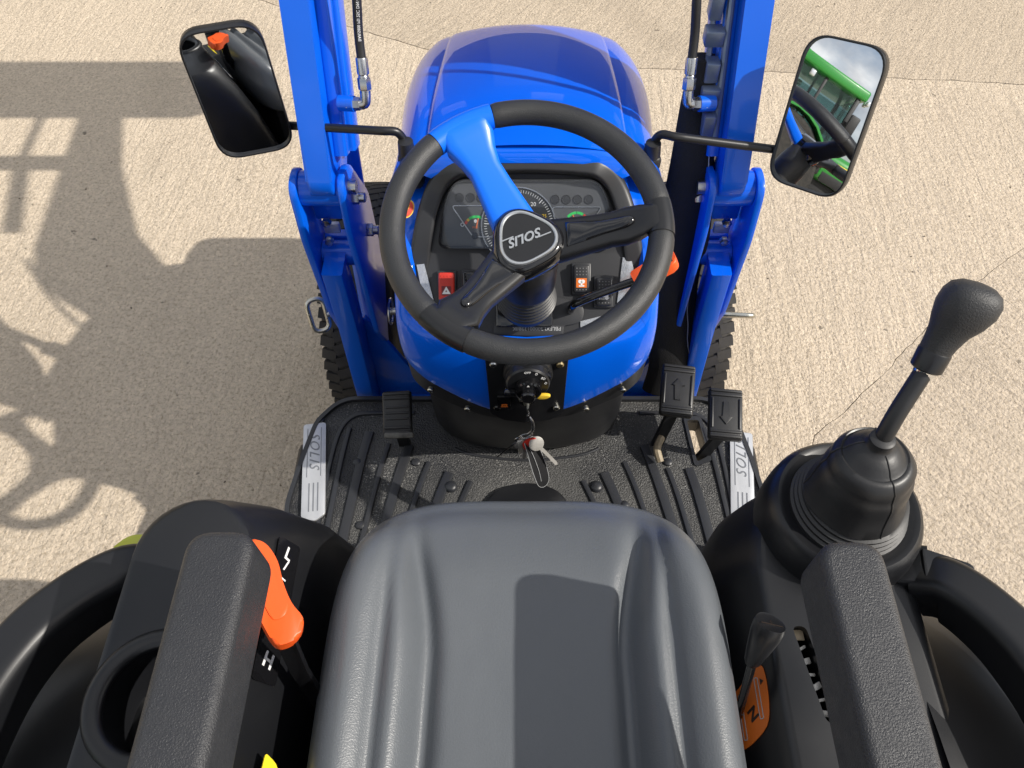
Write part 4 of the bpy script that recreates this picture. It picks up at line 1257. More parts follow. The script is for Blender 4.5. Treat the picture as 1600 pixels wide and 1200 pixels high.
# ------------------------------------------------------------------ front loader
LD = thing('front_loader', (0, 1.03, .3), 'blue front loader with raised arms and bucket, mounted either side of the bonnet', 'loader')
ARM = [(1.035, 1.015), (1.125, 1.215), (1.30, 1.60), (1.36, 1.675), (1.46, 1.71), (2.26, 1.80)]
def arm_poly(w):
    up = [(.992, 1.035), (1.080, 1.235), (1.253, 1.62), (1.33, 1.715), (1.45, 1.76), (2.25, 1.85)]
    dn = [(2.27, 1.74), (1.90, 1.64), (1.58, 1.50), (1.33, 1.25), (1.15, 1.03), (1.09, .985), (1.03, .985)]
    return up + dn
for s_ in (-1, 1):
    xa = .343 * s_
    g = G(); g.prism(rpoly(arm_poly(.048)[::-1], .02, 4), YZ(xa), -.0215, .0215, bev=.006, seg=3)
    arm = obj('loader_arm', g, 'blue_steel', LD, sharp=40)
    # weld-on rail and pipe on the inner face
    off1 = [(y + .020, z) for y, z in ARM[1:4]]
    g = G(); g.sweep([(s_ * .3120, y - .012, z) for y, z in ((1.075, 1.06), (1.135, 1.20), (1.31, 1.585))], rpoly([(-.011, -.016), (.011, -.016), (.011, .016), (-.011, .016)], .005, 3), up=(0, -.9, .4)); obj('pipe_rail', g, 'blue_steel', arm, sharp=40)
    g = G(); g.sweep([(s_ * .3080, y + .022, z) for y, z in ((1.085, 1.04), (1.14, 1.18), (1.30, 1.53))], rpoly([(-.014, -.024), (.014, -.024), (.014, .024), (-.014, .024)], .006, 3), up=(0, -.9, .4)); obj('inner_channel', g, 'blue_steel', arm, sharp=40)
    # hose stub, elbow and hose
    hx = .262 * s_
    g = G(); g.tube([(s_ * .300, 1.075, 1.150), (s_ * .275, 1.070, 1.152)], .0125, 16); obj('hose_stub', g, 'blue_steel', arm)
    g = G(); g.prism(circ(.0105, 6), Fr((s_ * .277, 1.070, 1.152), (0, 1, 0), (0, 0, 1)), -.011, .011, bev=.001)
    g.tube(cat([(s_ * .272, 1.070, 1.152), (s_ * .259, 1.069, 1.153), (s_ * .256, 1.072, 1.163), (s_ * .2555, 1.076, 1.172)], 4), .0085, 14)
    up_ = Vector((0, .36, .93)).normalized()
    g.prism(circ(.0105, 6), Fr((s_ * .2555, 1.0765, 1.173), (1, 0, 0), up_.cross(Vector((1, 0, 0)))), 0, .018, bev=.001)
    g.tube([Vector((s_ * .2555, 1.0765, 1.173)) + up_ * k_ for k_ in (.018, .020, .022, .024, .046, .048)], [.0085, .0085, .0075, .0095, .0095, .0088], 16)
    obj('hose_fitting', g, 'steel', arm, sharp=40)
    h0 = Vector((s_ * .2555, 1.0765, 1.173)) + up_ * .044
    hp = cat([tuple(h0), tuple(h0 + up_ * .04), (s_ * .250, 1.118, 1.31), (s_ * .246, 1.16, 1.42), (s_ * .262, 1.26, 1.58), (s_ * .29, 1.40, 1.74)], 8)
    g = G(); g.tube(hp, .0072, 14); hs = obj('hydraulic_hose', g, 'hose_rubber', arm)
    if s_ < 0:
        P = [Vector(p) for p in hp]
        Ls = [0]
        for a, b in zip(P, P[1:]): Ls.append(Ls[-1] + (b - a).length)
        def onhose(x, y, z_):
            s0 = .028 + x
            for i in range(len(P) - 1):
                if Ls[i + 1] >= s0: break
            p = P[i].lerp(P[i + 1], (s0 - Ls[i]) / (Ls[i + 1] - Ls[i]))
            t = (P[i + 1] - P[i]).normalized(); v = Vector((.25, -.70, .60)); nn = (v - t * v.dot(t)).normalized(); sd = nn.cross(t)
            a = y / .0072
            return p + (nn * math.cos(a) - sd * math.sin(a)) * (.0075 + z_)
        g = G(); g.text('BAR/5800 PSI 2SC DN 6 1/4 W.P. 400 BAR', None, .0062, align='LEFT', fn=onhose, ext=.0001); obj('hose_print', g, 'white_print', hs)
    # mast: outer and inner plate, pins, post
    def plate_o(x0, x1, poly, nm):
        g = G(); g.prism(rpoly(poly, .02, 5), YZ(0), min(s_ * x0, s_ * x1), max(s_ * x0, s_ * x1), bev=.0025); return obj(nm, g, 'blue_steel', LD, sharp=40)
    plate_o(.386, .399, [(.998, 1.045, .03), (1.062, 1.045, .03), (1.085, .95), (1.085, .62), (1.04, .60), (1.00, .72), (.985, .93)], 'mast_plate')
    ip = plate_o(.305, .317, [(1.000, 1.050, .03), (1.065, 1.045, .03), (1.155, .90), (1.155, .70), (1.05, .56), (1.00, .66), (.985, .95)], 'mast_plate')
    g = G(); g.tube([(s_ * .318, 1.033, 1.012), (s_ * .385, 1.033, 1.012)], .030, 24); piv = obj('pivot_tube', g, 'blue_steel', LD)
    g = G(); g.tube([(s_ * .292, 1.033, 1.014), (s_ * .306, 1.033, 1.014)], .012, 16); obj('pivot_pin', g, 'zinc', piv)
    for y, z_ in ((1.060, .985), (1.105, .865)):
        f = Fr((s_ * .300, y - .02, z_), (0, 1, 0), (0, 0, 1))
        g = G(); g.prism(circ(.0125, 6), f, -.007, .007, bev=.002); g.lathe([(.009, 0), (.009, -s_ * .016), (.007, -s_ * .018), (0, -s_ * .018)], f, 14); obj('mast_bolt', g, 'steel', ip)
    g = G(); g.box((s_ * .352, 1.055, .955), (.064, .012, .060), bev=.003); obj('mast_web', g, 'blue_steel', LD)
    g = G(); g.box((s_ * .352, 1.075, .86), (.064, .02, .016), bev=.003); obj('mast_web', g, 'blue_steel', LD)
    g = G(); g.box((s_ * .362, 1.058, .897), (.030, .012, .022), bev=.003); obj('latch_tab', g, 'aluminium_badge', LD)
    g = G(); f = Fr((s_ * .362, 1.040, .93), (1, 0, 0), (0, 0, 1)); g.prism(circ(.009, 6), f, 0, .010, bev=.001); f = Fr((s_ * .366, 1.040, .885), (1, 0, 0), (0, 0, 1)); g.prism(circ(.008, 6), f, 0, .012, bev=.001); obj('latch_bolt', g, 'steel', LD)
    g = G(); g.tube([(s_ * .318, 1.045, .845), (s_ * .385, 1.045, .845)], .024, 24); obj('cross_tube', g, 'blue_steel', LD)
    # slanted mast post running down to the chassis bracket
    g = G(); g.sweep([(s_ * .358, 1.000, .862), (s_ * .360, 1.005, .70), (s_ * .372, 1.015, .36)], rpoly([(-.019, -.030), (.019, -.030), (.019, .030), (-.019, .030)], .004, 2), up=(0, -1, 0)); obj('mast_post', g, 'blue_steel', LD, sharp=40)
    g = G(); g.prism(rpoly([(.22, .36), (.37, .36), (.37, .62), (.34, .66), (.26, .46), (.22, .44)], .01, 3) if s_ > 0 else rpoly([(-.22, .36), (-.37, .36), (-.37, .62), (-.34, .66), (-.26, .46), (-.22, .44)], .01, 3), Fr((0, 1.045, 0), (1, 0, 0), (0, 0, 1)), -.006, .006, bev=.002)
    g.box((s_ * .20, 1.07, .35), (.36, .14, .05), bev=.006); obj('chassis_bracket', g, 'blue_steel', LD, sharp=40)
    # lift cylinder between mast foot and arm
    g = G(); g.tube([(s_ * .345, 1.10, .50), (s_ * .345, 1.21, 1.0)], .026, 20); cy = obj('lift_cylinder', g, 'blue_steel', LD)
    g = G(); g.tube([(s_ * .345, 1.21, 1.0), (s_ * .345, 1.36, 1.62)], .014, 16); obj('piston_rod', g, 'chrome', cy)
    # zinc D-handle of the locking pin
    hd = Fr((s_ * .428, 1.02, .690), (s_ * .8, -.35, .05) if s_ < 0 else (.05, .62, -.78), (-.10 * s_, .55, .85) if s_ < 0 else (1, -.10, .05))
    lo_ = rpoly([(-.017, -.035), (.017, -.035), (.017, .035), (-.017, .035)], .017, 7)
    g = G(); g.tube([hd.p(a, b) for a, b in lo_], .0052, 10, closed=True); g.tube([hd.p(-.017, -.004) if s_ < 0 else hd.p(0, -.035), (s_ * .388, 1.035, .685)], .007, 10); obj('pin_handle', g, 'zinc', LD, sharp=60)
g = G(); g.tube([(-.325, 1.90, 1.735), (.325, 1.90, 1.735)], .042, 24); obj('cross_member', g, 'blue_steel', LD)
# inner linch pin by the left tyre
g = G(); g.tube([(-.232, 1.03, .690), (-.285, 1.03, .690)], .008, 12); g.tube([(-.280, 1.03 + .026 * math.cos(a), .69 + .026 * math.sin(a)) for a in [2 * math.pi * i / 20 for i in range(20)]], .0025, 8, closed=True); obj('linch_pin', g, 'zinc', LD)
# bucket and tilt rams, above the picture
g = G()
prof = [(2.18, 2.00), (2.17, 1.76), (2.21, 1.66), (2.30, 1.63), (2.56, 1.70)]
prof = cat(prof, 4)
inner = [(y + .010, z + .012) for y, z in prof]
g.prism(prof + inner[::-1], YZ(0), -.60, .60)
bk_ = obj('bucket', g, 'blue_steel', LD, sharp=30)
for s_ in (-1, 1):
    g = G(); g.prism([(2.19, 1.99), (2.18, 1.77), (2.22, 1.675), (2.31, 1.645), (2.55, 1.715), (2.36, 1.90)], YZ(s_ * .594), -.005, .005); obj('bucket_side', g, 'blue_steel', bk_)
    g = G(); g.tube([(s_ * .30, 1.50, 1.83), (s_ * .30, 1.88, 1.93)], .024, 16); g.tube([(s_ * .30, 1.88, 1.93), (s_ * .30, 2.18, 1.95)], .013, 12); obj('tilt_ram', g, 'blue_steel', LD)
# valve spool, level rod on the right arm
g = G()
for i, (z_, w_, h_) in enumerate(((1.115, .020, .040), (1.160, .030, .020), (1.19, .022, .034), (1.235, .030, .026), (1.275, .020, .04), (1.33, .026, .03))):
    t = (z_ - 1.08) / .38
    g.box((.296 - .002 * i, 1.055 + t * .17, z_), (w_, .026, h_), Fr((0, 0, 0)), bev=.003)
g.tube([(.310, 1.058, 1.09), (.309, 1.20, 1.42)], .006, 10); g.tube([(.288, 1.075, 1.09), (.287, 1.21, 1.42)], .005, 10)
obj('level_indicator', g, 'grey_hydraulic', LD)
# black fabric hose sleeve on the right, with its thread seam
sl_p = cat([(.291, 1.12, 1.20), (.284, 1.105, 1.13), (.284, 1.06, 1.02), (.288, 1.04, .90), (.284, 1.03, .80), (.296, 1.02, .68), (.318, 1.00, .56), (.312, .985, .47)], 6)
def slsec(i, m):
    t = i / (m - 1)
    a, b = .030 + .022 * smooth(.1, .5, t), .022
    return [(a * math.cos(2 * math.pi * k_ / 20), b * math.sin(2 * math.pi * k_ / 20)) for k_ in range(20)]
g = G(); g.sweep(sl_p, slsec, up=(0, -1, .3)); sv = obj('hose_sleeve', g, 'sleeve_fabric', LD, sharp=60)
seam = []
for i, p in enumerate(sl_p):
    t = i / (len(sl_p) - 1)
    a = .030 + .022 * smooth(.1, .5, t)
    seam.append((p[0] + a * .62 + .0015 * math.sin(i * 1.3), p[1] - .0180, p[2] + .004))
g = G(); g.tube(seam[3:], .0010, 6); obj('sleeve_seam', g, 'grey_print', sv)

# ------------------------------------------------------------------ rubber floor mat
MZ = .458
mo_out = rpoly([(-.46, .45), (.46, .45), (.497, .70), (.485, .80), (.467, .905), (.420, .967, .04), (-.420, .967, .04), (-.467, .905), (-.485, .80), (-.497, .70)], .02, 5)
g = G(); g.prism(mo_out, XY, MZ, MZ + .008, bev=.002)
mt = obj('floor_mat', g, 'mat_rubber', None, label='black ribbed rubber mat on the footwell floor', category='floor mat')
boolean(mt, G().prism(rpoly([(.352, .905), (.378, .905), (.388, .815), (.362, .80)], .006, 3), XY, .40, .52))
LOC[mt] = Vector(mt.location)
mz = MZ + .008
FM = Fr((0, 0, mz))
g = G(); g.ribbon(inset([(-p[0], p[1]) for p in mo_out], .006) if False else [(p[0] * .986, .70 + (p[1] - .70) * .972) for p in mo_out], FM, .009, -.001, .010, closed=True); obj('mat_rim', g, 'mat_smooth', mt, sharp=60)
g = G(); g.prism(rpoly([(.345, .915), (.385, .915), (.397, .805), (.355, .788)], .01, 3), FM, -.002, .004); 
boolean_src = obj('slot_border', g, 'mat_smooth', mt)
boolean(boolean_src, G().prism(rpoly([(.352, .905), (.378, .905), (.388, .815), (.362, .80)], .006, 3), XY, .40, .60))
def rib(pts, w=.010, h=.005):
    q = cat(pts, 5)
    g = G(); g.sweep([FM.p(a, b, h / 2 - .0005) for a, b in q], rpoly([(-w / 2 - .001, -h / 2), (w / 2 + .001, -h / 2), (w / 2 - .001, h / 2), (-w / 2 + .001, h / 2)], .001, 2)); obj('rib', g, 'mat_smooth', mt, sharp=35)
for i in range(7):
    for s_ in (-1, 1):
        xt = .392 - i * .045
        yt = (.885, .875, .845, .84, .80, .775, .755)[i]
        if s_ > 0 and i in (1, 2):
            yt = .785
        sl_ = .012 + .012 * i + (.012 if s_ > 0 else 0)
        xb = xt + sl_ * (yt - .46) / .30
        rib([(s_ * xb, .46), (s_ * (xb + (xt - xb) * .4), .46 + (yt - .46) * .4), (s_ * (xb + (xt - xb) * .8), .46 + (yt - .46) * .8), (s_ * (xt - .004), yt)], w=.020 if i % 2 else .011, h=.0055)
for s_ in (-1, 1):
    rib([(s_ * .423, .54), (s_ * .421, .72), (s_ * .412, .86), (s_ * .385, .915), (s_ * .33, .925), (s_ * .25, .925)], w=.010)
rib([(-.155, .835), (-.11, .818), (0, .806), (.11, .818), (.155, .835)], w=.006, h=.003)
# smooth tunnel patch in the middle
g = G(); g.prism([(.085 * math.cos(R(a)), .69 + .055 * math.sin(R(a))) for a in range(0, 181, 10)], FM, -.001, .012, bev=.003); obj('tunnel_edge', g, 'black_plastic', mt)
for x, y in ((-.158, .742), (.145, .742), (-.455, .905), (.30, .80), (-.335, .655), (-.235, .80), (-.36, .80), (.20, .70)):
    g = G(); g.lathe([(.0135, -.001), (.0130, .004), (.010, .0075), (.004, .009), (0, .009)] if abs(x) < .16 else [(.009, -.001), (.009, .004), (.0065, .006), (0, .006)], Fr((x, y, mz)), 18); obj('stud', g, 'mat_smooth', mt, sharp=50)
def badge(fr, rev):
    g = G(); g.prism(rpoly([(-.024, -.112), (.004, -.122), (.024, -.108), (.024, .112), (-.024, .112)], .005, 4), fr, -.001, .0042, bev=.0008)
    b_ = obj('badge_plate', g, 'aluminium_badge', mt, sharp=30)
    g = G(); tf = fr.at(0, .045, 0, R(90 if rev else -90))
    g.text('SOLIS', tf, .030, w=.0042, shear=.45, ext=.0004, space=1.25)
    for u in (-.009, 0, .009):
        g.ribbon([(u, -.100), (u, -.035)], fr, .0022, .0038, .0050)
    g.ribbon([(-.0145, -.02), (-.0145, .10)], fr, .0014, .0038, .0050); g.ribbon([(.0145, -.02), (.0145, .10)], fr, .0014, .0038, .0050)
    obj('badge_lettering', g, 'badge_mark', mt if False else b_)
badge(Fr((-.448, .782, mz + .004), (.99, .14, 0), (-.14, .99, 0)), False)
badge(Fr((.450, .760, mz + .004), (.99, -.14, 0), (.14, .99, 0)), True)

# ------------------------------------------------------------------ keys hanging from the ignition
b0 = ki.p(0, 0, .030)
KY = thing('key_ring', tuple(b0), 'bunch of keys with black strap hanging from the ignition', 'keys')
g = G(); g.box((.002, -.012, .040), (.004, .016, .026), ki, bev=.001); g.tube(cat([tuple(ki.p(.004, -.010, .05)), tuple(ki.p(.010, -.022, .054)), tuple(ki.p(.010, -.045, .050)), tuple(ki.p(.004, -.058, .047))], 5), .0026, 10); obj('ignition_key', g, 'steel', KY)
rc0 = ki.p(-.002, -.066, .046)
fr_ = Fr(rc0, (1, .3, .1), (0, -.3, 1))
g = G(); g.tube([fr_.p(.0125 * math.cos(2 * math.pi * i / 24), .0125 * math.sin(2 * math.pi * i / 24)) for i in range(24)], .0011, 8, closed=True); g.tube([fr_.p(.006 + .009 * math.cos(2 * math.pi * i / 20), -.016 + .009 * math.sin(2 * math.pi * i / 20), .003) for i in range(20)], .0011, 8, closed=True); g.tube([fr_.p(-.011 + .008 * math.cos(2 * math.pi * i / 20), -.018 + .008 * math.sin(2 * math.pi * i / 20), -.003) for i in range(20)], .0011, 8, closed=True); obj('ring', g, 'steel', KY)
def key(dirv, face, L_, head, m_h, m_b, o_=0.0):
    d_ = Vector(dirv).normalized()
    f = Fr(fr_.p(o_, -.016 - abs(o_) * .3, .002 + o_ * .2), Vector(face), d_)
    g = G(); g.prism(circ(head, 20, 0, head * .9), f, -.0018, .0018, bev=.0006); kh = obj('key_bow', g, m_h, KY)
    g = G(); g.prism([(-.0032, head * 1.7), (.0032, head * 1.7), (.0034, L_ - .004), (.001, L_), (-.003, L_ - .003), (-.0022, L_ - .010), (-.0034, L_ - .014), (-.0022, L_ - .019)], f, -.001, .001); obj('key_blade', g, m_b, KY)
key((.60, -.30, -.62), (.7, .5, .4), .070, .0135, 'key_metal', 'key_metal', .010)
key((.36, -.16, -.75), (.8, .3, .3), .050, .0150, 'red_plastic', 'key_metal', .003)
key((-.55, -.05, -.75), (.5, .6, -.3), .072, .011, 'black_plastic', 'gloss_black', -.014)
key((-.10, -.12, -.9), (.9, .3, 0), .058, .011, 'key_metal', 'key_metal', -.005)
key((-.28, -.1, -.8), (.8, .4, 0), .050, .012, 'key_metal', 'key_metal', -.010)
# folded leather strap
sp = cat([(0, 0, 0), (.006, -.010, -.022), (.014, -.026, -.052), (.024, -.042, -.082), (.030, -.046, -.094), (.035, -.040, -.090), (.028, -.024, -.060), (.014, -.006, -.022), (.004, .003, -.004)], 5)
sp = [Vector(p) * .86 + Vector(fr_.p(.003, -.022, .004)) for p in sp]
g = G(); g.sweep(sp, [(-.0085, -.0008), (.0085, -.0008), (.0085, .0008), (-.0085, .0008)], up=(.55, -.7, .5)); st_ = obj('strap', g, 'black_rubber', KY, sharp=50)
for e_ in (-.0084, .0084):
    g = G(); g.sweep(sp, [(e_ - .0003, -.0010), (e_ + .0003, -.0010), (e_ + .0003, .0010), (e_ - .0003, .0010)], up=(.55, -.7, .5)); obj('strap_edge', g, 'grey_print', st_)

# ------------------------------------------------------------------ green tractor parked to the left, seen in the right mirror
GT = thing('parked_tractor', (-6.3, -2.2, 0), 'green cab tractor with yellow stripe, seen in the right mirror', 'tractor')
def gb(nm, c, s, m_, bev=.03, par=GT, fr=None):
    g = G(); g.box(c, s, fr, bev=bev, seg=3); return obj(nm, g, m_, par)
ax_, ay_ = -6.3, -2.2
gfr = Fr((ax_, ay_, 0), (math.cos(R(196)), math.sin(R(196)), 0), (-math.sin(R(196)), math.cos(R(196)), 0))
cab = gb('cab_roof', (0, -.3, 2.74), (1.70, 1.80, .20), 'far_green', .05, fr=gfr)
for x in (-.72, -.55, .55, .72):
    gb('work_lamp', (x, .66, 2.66), (.13, .07, .10), 'far_light', .03, fr=gfr)
for x in (-.95, .95):
    gb('door_mirror', (x, .55, 2.15), (.05, .20, .38), 'far_black', .03, fr=gfr)
gb('cab_seat', (0, -.55, 1.75), (.5, .2, .9), 'far_black', .06, fr=gfr)
gb('cab_dash', (0, .25, 1.5), (.7, .25, .4), 'far_black', .06, fr=gfr)
gb('door_handle_bar', (.80, -.28, 1.7), (.04, .04, .6), 'far_light', .01, fr=gfr)
g = G()
for x in (-.75, .75):
    for y in (-1.05, .45):
        g.box((x, y, 1.95), (.08, .09, 1.4), gfr, bev=.015)
    g.box((x, -.30, 1.95), (.05, .06, 1.4), gfr, bev=.01)
g.box((0, -.3, 1.22), (1.6, 1.6, .2), gfr, bev=.04); obj('cab_frame', g, 'far_black', GT)
g = G()
for x in (-.76, .76):
    g.box((x, -.3, 1.95), (.01, 1.5, 1.3), gfr)
g.box((0, .46, 1.95), (1.5, .01, 1.3), gfr); g.box((0, -1.07, 1.95), (1.5, .01, 1.3), gfr); obj('cab_window', g, 'cab_glass', GT)
hd_ = gb('engine_hood', (0, 1.45, 1.35), (.85, 1.95, .62), 'far_green', .14, fr=gfr)
for x in (-.432, .432):
    gb('hood_stripe', (x, 1.30, 1.47), (.012, 1.5, .085), 'far_yellow', .004, hd_, gfr)
    gb('hood_grille', (x * .98, 1.3, 1.15), (.02, 1.3, .2), 'far_black', .004, hd_, gfr)
gb('chassis', (0, .9, .85), (.6, 2.9, .5), 'far_black', .08, fr=gfr)
g = G(); g.tube([gfr.p(.62, .62, 1.3), gfr.p(.62, .62, 2.6), gfr.p(.62, .55, 2.75)], .05, 14); obj('exhaust', g, 'far_black', GT)
for x in (-.8, .8):
    gb('rear_light', (x, -.6, 2.55), (.12, .12, .12), 'far_light', .03, fr=gfr)
    gb('indicator', (x * .55, 2.3, 1.35), (.12, .16, .10), 'far_red', .02, fr=gfr)
    f_ = Fr(gfr.p(x * 1.02, -.5, .92), gfr.y, (0, 0, 1))
    g = G(); g.lathe([(.5, -.22), (.86, -.25), (.92, -.18), (.92, .18), (.86, .25), (.5, .22)], f_, 40); w_ = obj('rear_tyre', g, 'tyre_rubber', GT)
    g = G(); g.lathe([(0, -.05), (.25, -.05), (.5, -.2), (.5, .2), (.25, .05), (0, .05)], f_, 32); obj('rear_rim', g, 'far_yellow', w_)
    f_ = Fr(gfr.p(x * .92, 1.95, .66), gfr.y, (0, 0, 1))
    g = G(); g.lathe([(.35, -.18), (.60, -.2), (.66, -.14), (.66, .14), (.60, .2), (.35, .18)], f_, 36); w_ = obj('front_tyre', g, 'tyre_rubber', GT)
    g = G(); g.lathe([(0, -.05), (.2, -.05), (.35, -.16), (.35, .16), (.2, .05), (0, .05)], f_, 28); obj('front_rim', g, 'far_yellow', w_)
    g = G(); f3 = gfr.at(x * 1.02, -.5); g.sweep([gfr.p(x * 1.02, -.5 + 1.02 * math.cos(R(a)), .92 + 1.02 * math.sin(R(a))) for a in range(20, 161, 14)], [(-.27, -.02), (.27, -.02), (.27, .02), (-.27, .02)], up=(0, 0, 1)); obj('fender', g, 'far_green', GT)

# ------------------------------------------------------------------ shed added out of view across the yard to darken the bonnet's reflection
SH = thing('unseen_shed', (2, 19, 0), 'long grey clad shed added out of view, darkening the bonnet reflection', 'shed')
mat('shed_wall', (.022, .026, .03), .6, var=(.6, .4, (.035, .038, .04)))
mat('shed_roof', (.05, .052, .055), .7)
mat('shed_door', (.07, .085, .08), .6)
mat('shed_sheet', (.42, .41, .38), .6)
g = G(); g.box((2, 20, 3.2), (60, 10, 6.4)); obj('wall', g, 'shed_wall', SH)
g = G(); g.prism([(14.6, 6.42), (25.4, 6.42), (20, 9.6)], YZ(2), -30.4, 30.4); obj('roof', g, 'shed_roof', SH)
for i in range(7):
    g = G(); g.box((-16 + i * 5.3, 14.96, 1.9), (2.6, .08, 3.8)); obj('door', g, 'shed_sheet' if i in (2, 5) else 'shed_door', SH)
for i in range(9):
    g = G(); g.box((-19 + i * 5, 14.97, 5.2), (1.6, .06, .9)); obj('window', g, 'shed_sheet', SH)

# ------------------------------------------------------------------ the photographer, standing on the rear linkage (seen in the left mirror)
mat('skin', (.52, .30, .21), .5); mat('jacket_cloth', (.030, .034, .042), .85, bump=(60, .4, .004)); mat('trouser_cloth', (.022, .025, .032), .85, bump=(60, .4, .004)); mat('boot_leather', (.02, .016, .013), .6); mat('hair', (.035, .022, .014), .6)
g = G(); g.box((0, -.66, .43), (.62, .34, .04), bev=.008); obj('rear_step', g, 'dark_void', T)
PE = thing('person', (0, -.66, .45), 'person in dark jacket and trousers holding a phone behind the seat', 'person')
def skinned(name, pts, edges, m_, sub=2):
    """pts: name -> (x, y, z, radius); grown with a Skin modifier and baked"""
    names = list(pts)
    me = bpy.data.meshes.new(name)
    me.from_pydata([pts[n_][:3] for n_ in names], [(names.index(a), names.index(b)) for a, b in edges], [])
    o = bpy.data.objects.new(name, me); COL.objects.link(o)
    o.modifiers.new('skin', 'SKIN'); md = o.modifiers.new('sub', 'SUBSURF'); md.levels = md.render_levels = sub
    for i, n_ in enumerate(names):
        r = pts[n_][3]
        me.skin_vertices[0].data[i].radius = r if isinstance(r, tuple) else (r, r)
    me.skin_vertices[0].data[0].use_root = True
    dg = bpy.context.evaluated_depsgraph_get(); dg.update()
    nm = bpy.data.meshes.new_from_object(o.evaluated_get(dg))
    v_ = [tuple(v.co) for v in nm.vertices]; f_ = [tuple(p.vertices) for p in nm.polygons]
    bpy.data.objects.remove(o); bpy.data.meshes.remove(nm)
    g = G(); g.add(v_, f_)
    return obj(name, g, m_, PE, sharp=80)
body = {'pelvis': (0, -.66, 1.33, (.15, .105)), 'waist': (0, -.655, 1.47, (.135, .095)), 'chest': (0, -.64, 1.66, (.155, .11)), 'collar': (0, -.625, 1.83, (.10, .075)), 'neck': (0, -.60, 1.92, .055), 'jaw': (0, -.575, 1.99, (.062, .075)), 'head': (0, -.565, 2.07, (.078, .095)), 'crown': (0, -.57, 2.13, (.06, .075))}
bed = [('pelvis', 'waist'), ('waist', 'chest'), ('chest', 'collar'), ('collar', 'neck'), ('neck', 'jaw'), ('jaw', 'head'), ('head', 'crown')]
for t_, sx in (('l', -1), ('r', 1)):
    body.update({'sh' + t_: (sx * .175, -.62, 1.80, .058), 'el' + t_: (sx * .255, -.40, 1.62, .042), 'wr' + t_: (sx * .105, -.155, 1.79, .030), 'pa' + t_: (sx * .088, -.095, 1.835, (.020, .032)),
                 'hip' + t_: (sx * .095, -.66, 1.24, .088), 'kn' + t_: (sx * .115, -.635, .90, .060), 'an' + t_: (sx * .125, -.675, .535, .043), 'to' + t_: (sx * .140, -.545, .485, .038)})
    bed += [('collar', 'sh' + t_), ('sh' + t_, 'el' + t_), ('el' + t_, 'wr' + t_), ('wr' + t_, 'pa' + t_), ('pelvis', 'hip' + t_), ('hip' + t_, 'kn' + t_), ('kn' + t_, 'an' + t_), ('an' + t_, 'to' + t_)]
    for k_, (dx, dz, ln) in enumerate(((-.010, .034, .9), (-.012, .014, 1.0), (-.012, -.006, .95), (-.010, -.024, .8))):
        body.update({'f%d' % k_ + t_: (sx * .086, -.070, 1.842 + dz, .009), 'g%d' % k_ + t_: (sx * (.086 + dx * .3), -.045 * ln, 1.868 + dz, .0082), 'h%d' % k_ + t_: (sx * (.070 + dx), -.038, 1.885 + dz, .0072)})
        bed += [('pa' + t_, 'f%d' % k_ + t_), ('f%d' % k_ + t_, 'g%d' % k_ + t_), ('g%d' % k_ + t_, 'h%d' % k_ + t_)]
    body.update({'t0' + t_: (sx * .070, -.105, 1.850, .011), 't1' + t_: (sx * .055, -.085, 1.872, .009)})
    bed += [('pa' + t_, 't0' + t_), ('t0' + t_, 't1' + t_)]
bd = skinned('body', body, bed, 'skin')
up_ = {k_: (v[0], v[1], v[2], tuple(q + .018 for q in v[3]) if isinstance(v[3], tuple) else v[3] + .016) for k_, v in body.items() if k_ in ('pelvis', 'waist', 'chest', 'collar', 'shl', 'shr', 'ell', 'elr', 'wrl', 'wrr')}
skinned('jacket', up_, [e for e in bed if e[0] in up_ and e[1] in up_], 'jacket_cloth')
lo_ = {k_: (v[0], v[1], v[2], tuple(q + .012 for q in v[3]) if isinstance(v[3], tuple) else v[3] + .014) for k_, v in body.items() if k_ in ('pelvis', 'hipl', 'hipr', 'knl', 'knr', 'anl', 'anr')}
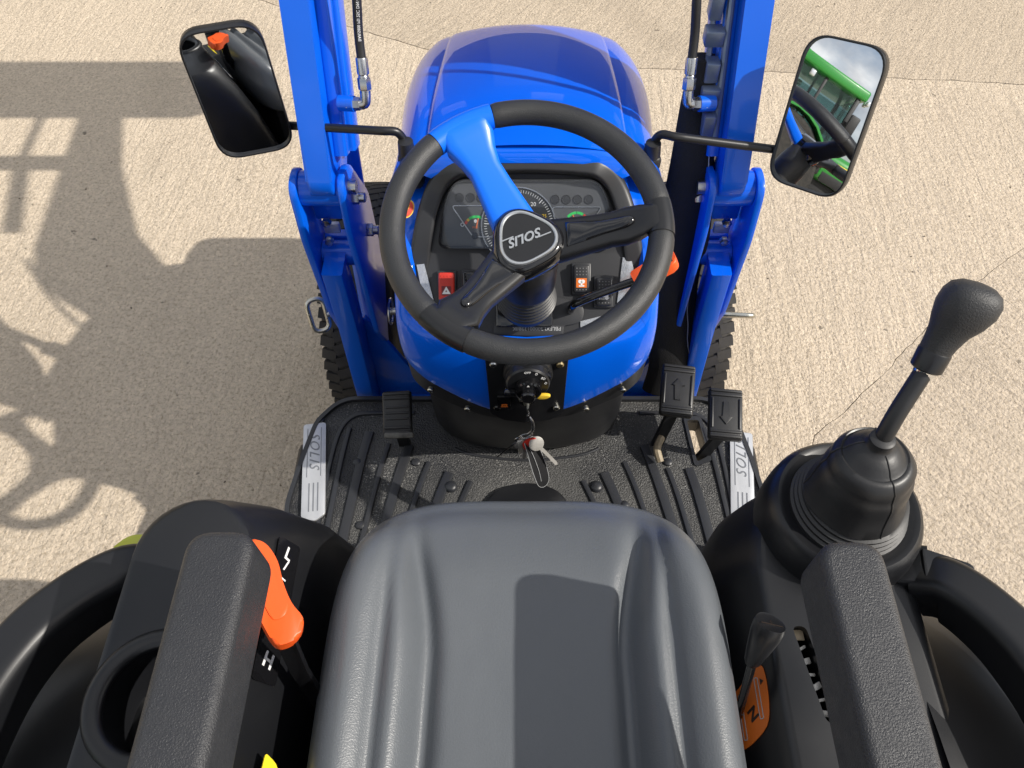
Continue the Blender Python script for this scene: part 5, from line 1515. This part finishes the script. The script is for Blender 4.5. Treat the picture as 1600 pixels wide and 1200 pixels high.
skinned('trousers', lo_, [e for e in bed if e[0] in lo_ and e[1] in lo_], 'trouser_cloth')
for t_, sx in (('l', -1), ('r', 1)):
    skinned('boot', {'a': (sx * .125, -.675, .60, .055), 'b': (sx * .127, -.680, .505, (.055, .052)), 'c': (sx * .140, -.545, .490, (.050, .040)), 'd': (sx * .145, -.49, .486, (.042, .034))}, [('a', 'b'), ('b', 'c'), ('c', 'd')], 'boot_leather')
g = G(); hr = []
for z_, rx, ry, oy in ((2.03, .078, .070, -.605), (2.08, .086, .098, -.585), (2.13, .080, .098, -.572), (2.165, .058, .072, -.572), (2.18, .02, .03, -.575)):
    hr.append([(rx * math.cos(2 * math.pi * i / 20), oy + ry * math.sin(2 * math.pi * i / 20) * (1.0 if math.sin(2 * math.pi * i / 20) < 0 or z_ > 2.1 else .5), z_) for i in range(20)])
g.loft(hr); obj('hair', g, 'hair', PE, sharp=80)
for sx in (-1, 1):
    g = G(); g.lathe([(.0001, -.012), (.009, -.008), (.012, 0), (.009, .008), (.0001, .012)], Fr((sx * .030, -.482, 2.065)), 12); obj('eye', g, 'white_print', PE)
    g = G(); g.lathe([(.0001, -.02), (.014, -.015), (.018, 0), (.014, .02), (.0001, .026)], Fr((sx * .080, -.575, 2.055)), 12); obj('ear', g, 'skin', PE)
g = G(); g.loft([[(x, -.478 - .006 * k_, 2.075 - .045 * k_) for x in (-.006 - .008 * k_, .006 + .008 * k_)] + [(0, -.470 + .022 * k_, 2.075 - .045 * k_)] for k_ in (0, .5, 1.0)]); obj('nose', g, 'skin', PE, sharp=70)
g = G(); g.box((0, -.492, 2.005), (.045, .012, .010), bev=.004); obj('mouth', g, 'dark_red', PE)
pf = Fr((0, -.014, 1.920), (1, 0, 0), (0, .819, .574))
g = G(); g.pillow(rpoly([(-.076, -.038), (.076, -.038), (.076, .038), (-.076, .038)], .008, 4), pf, -.0, .008, .003, 3)
ph = obj('phone', g, 'gloss_black', None, label='black phone held by the photographer at the camera position', category='phone')
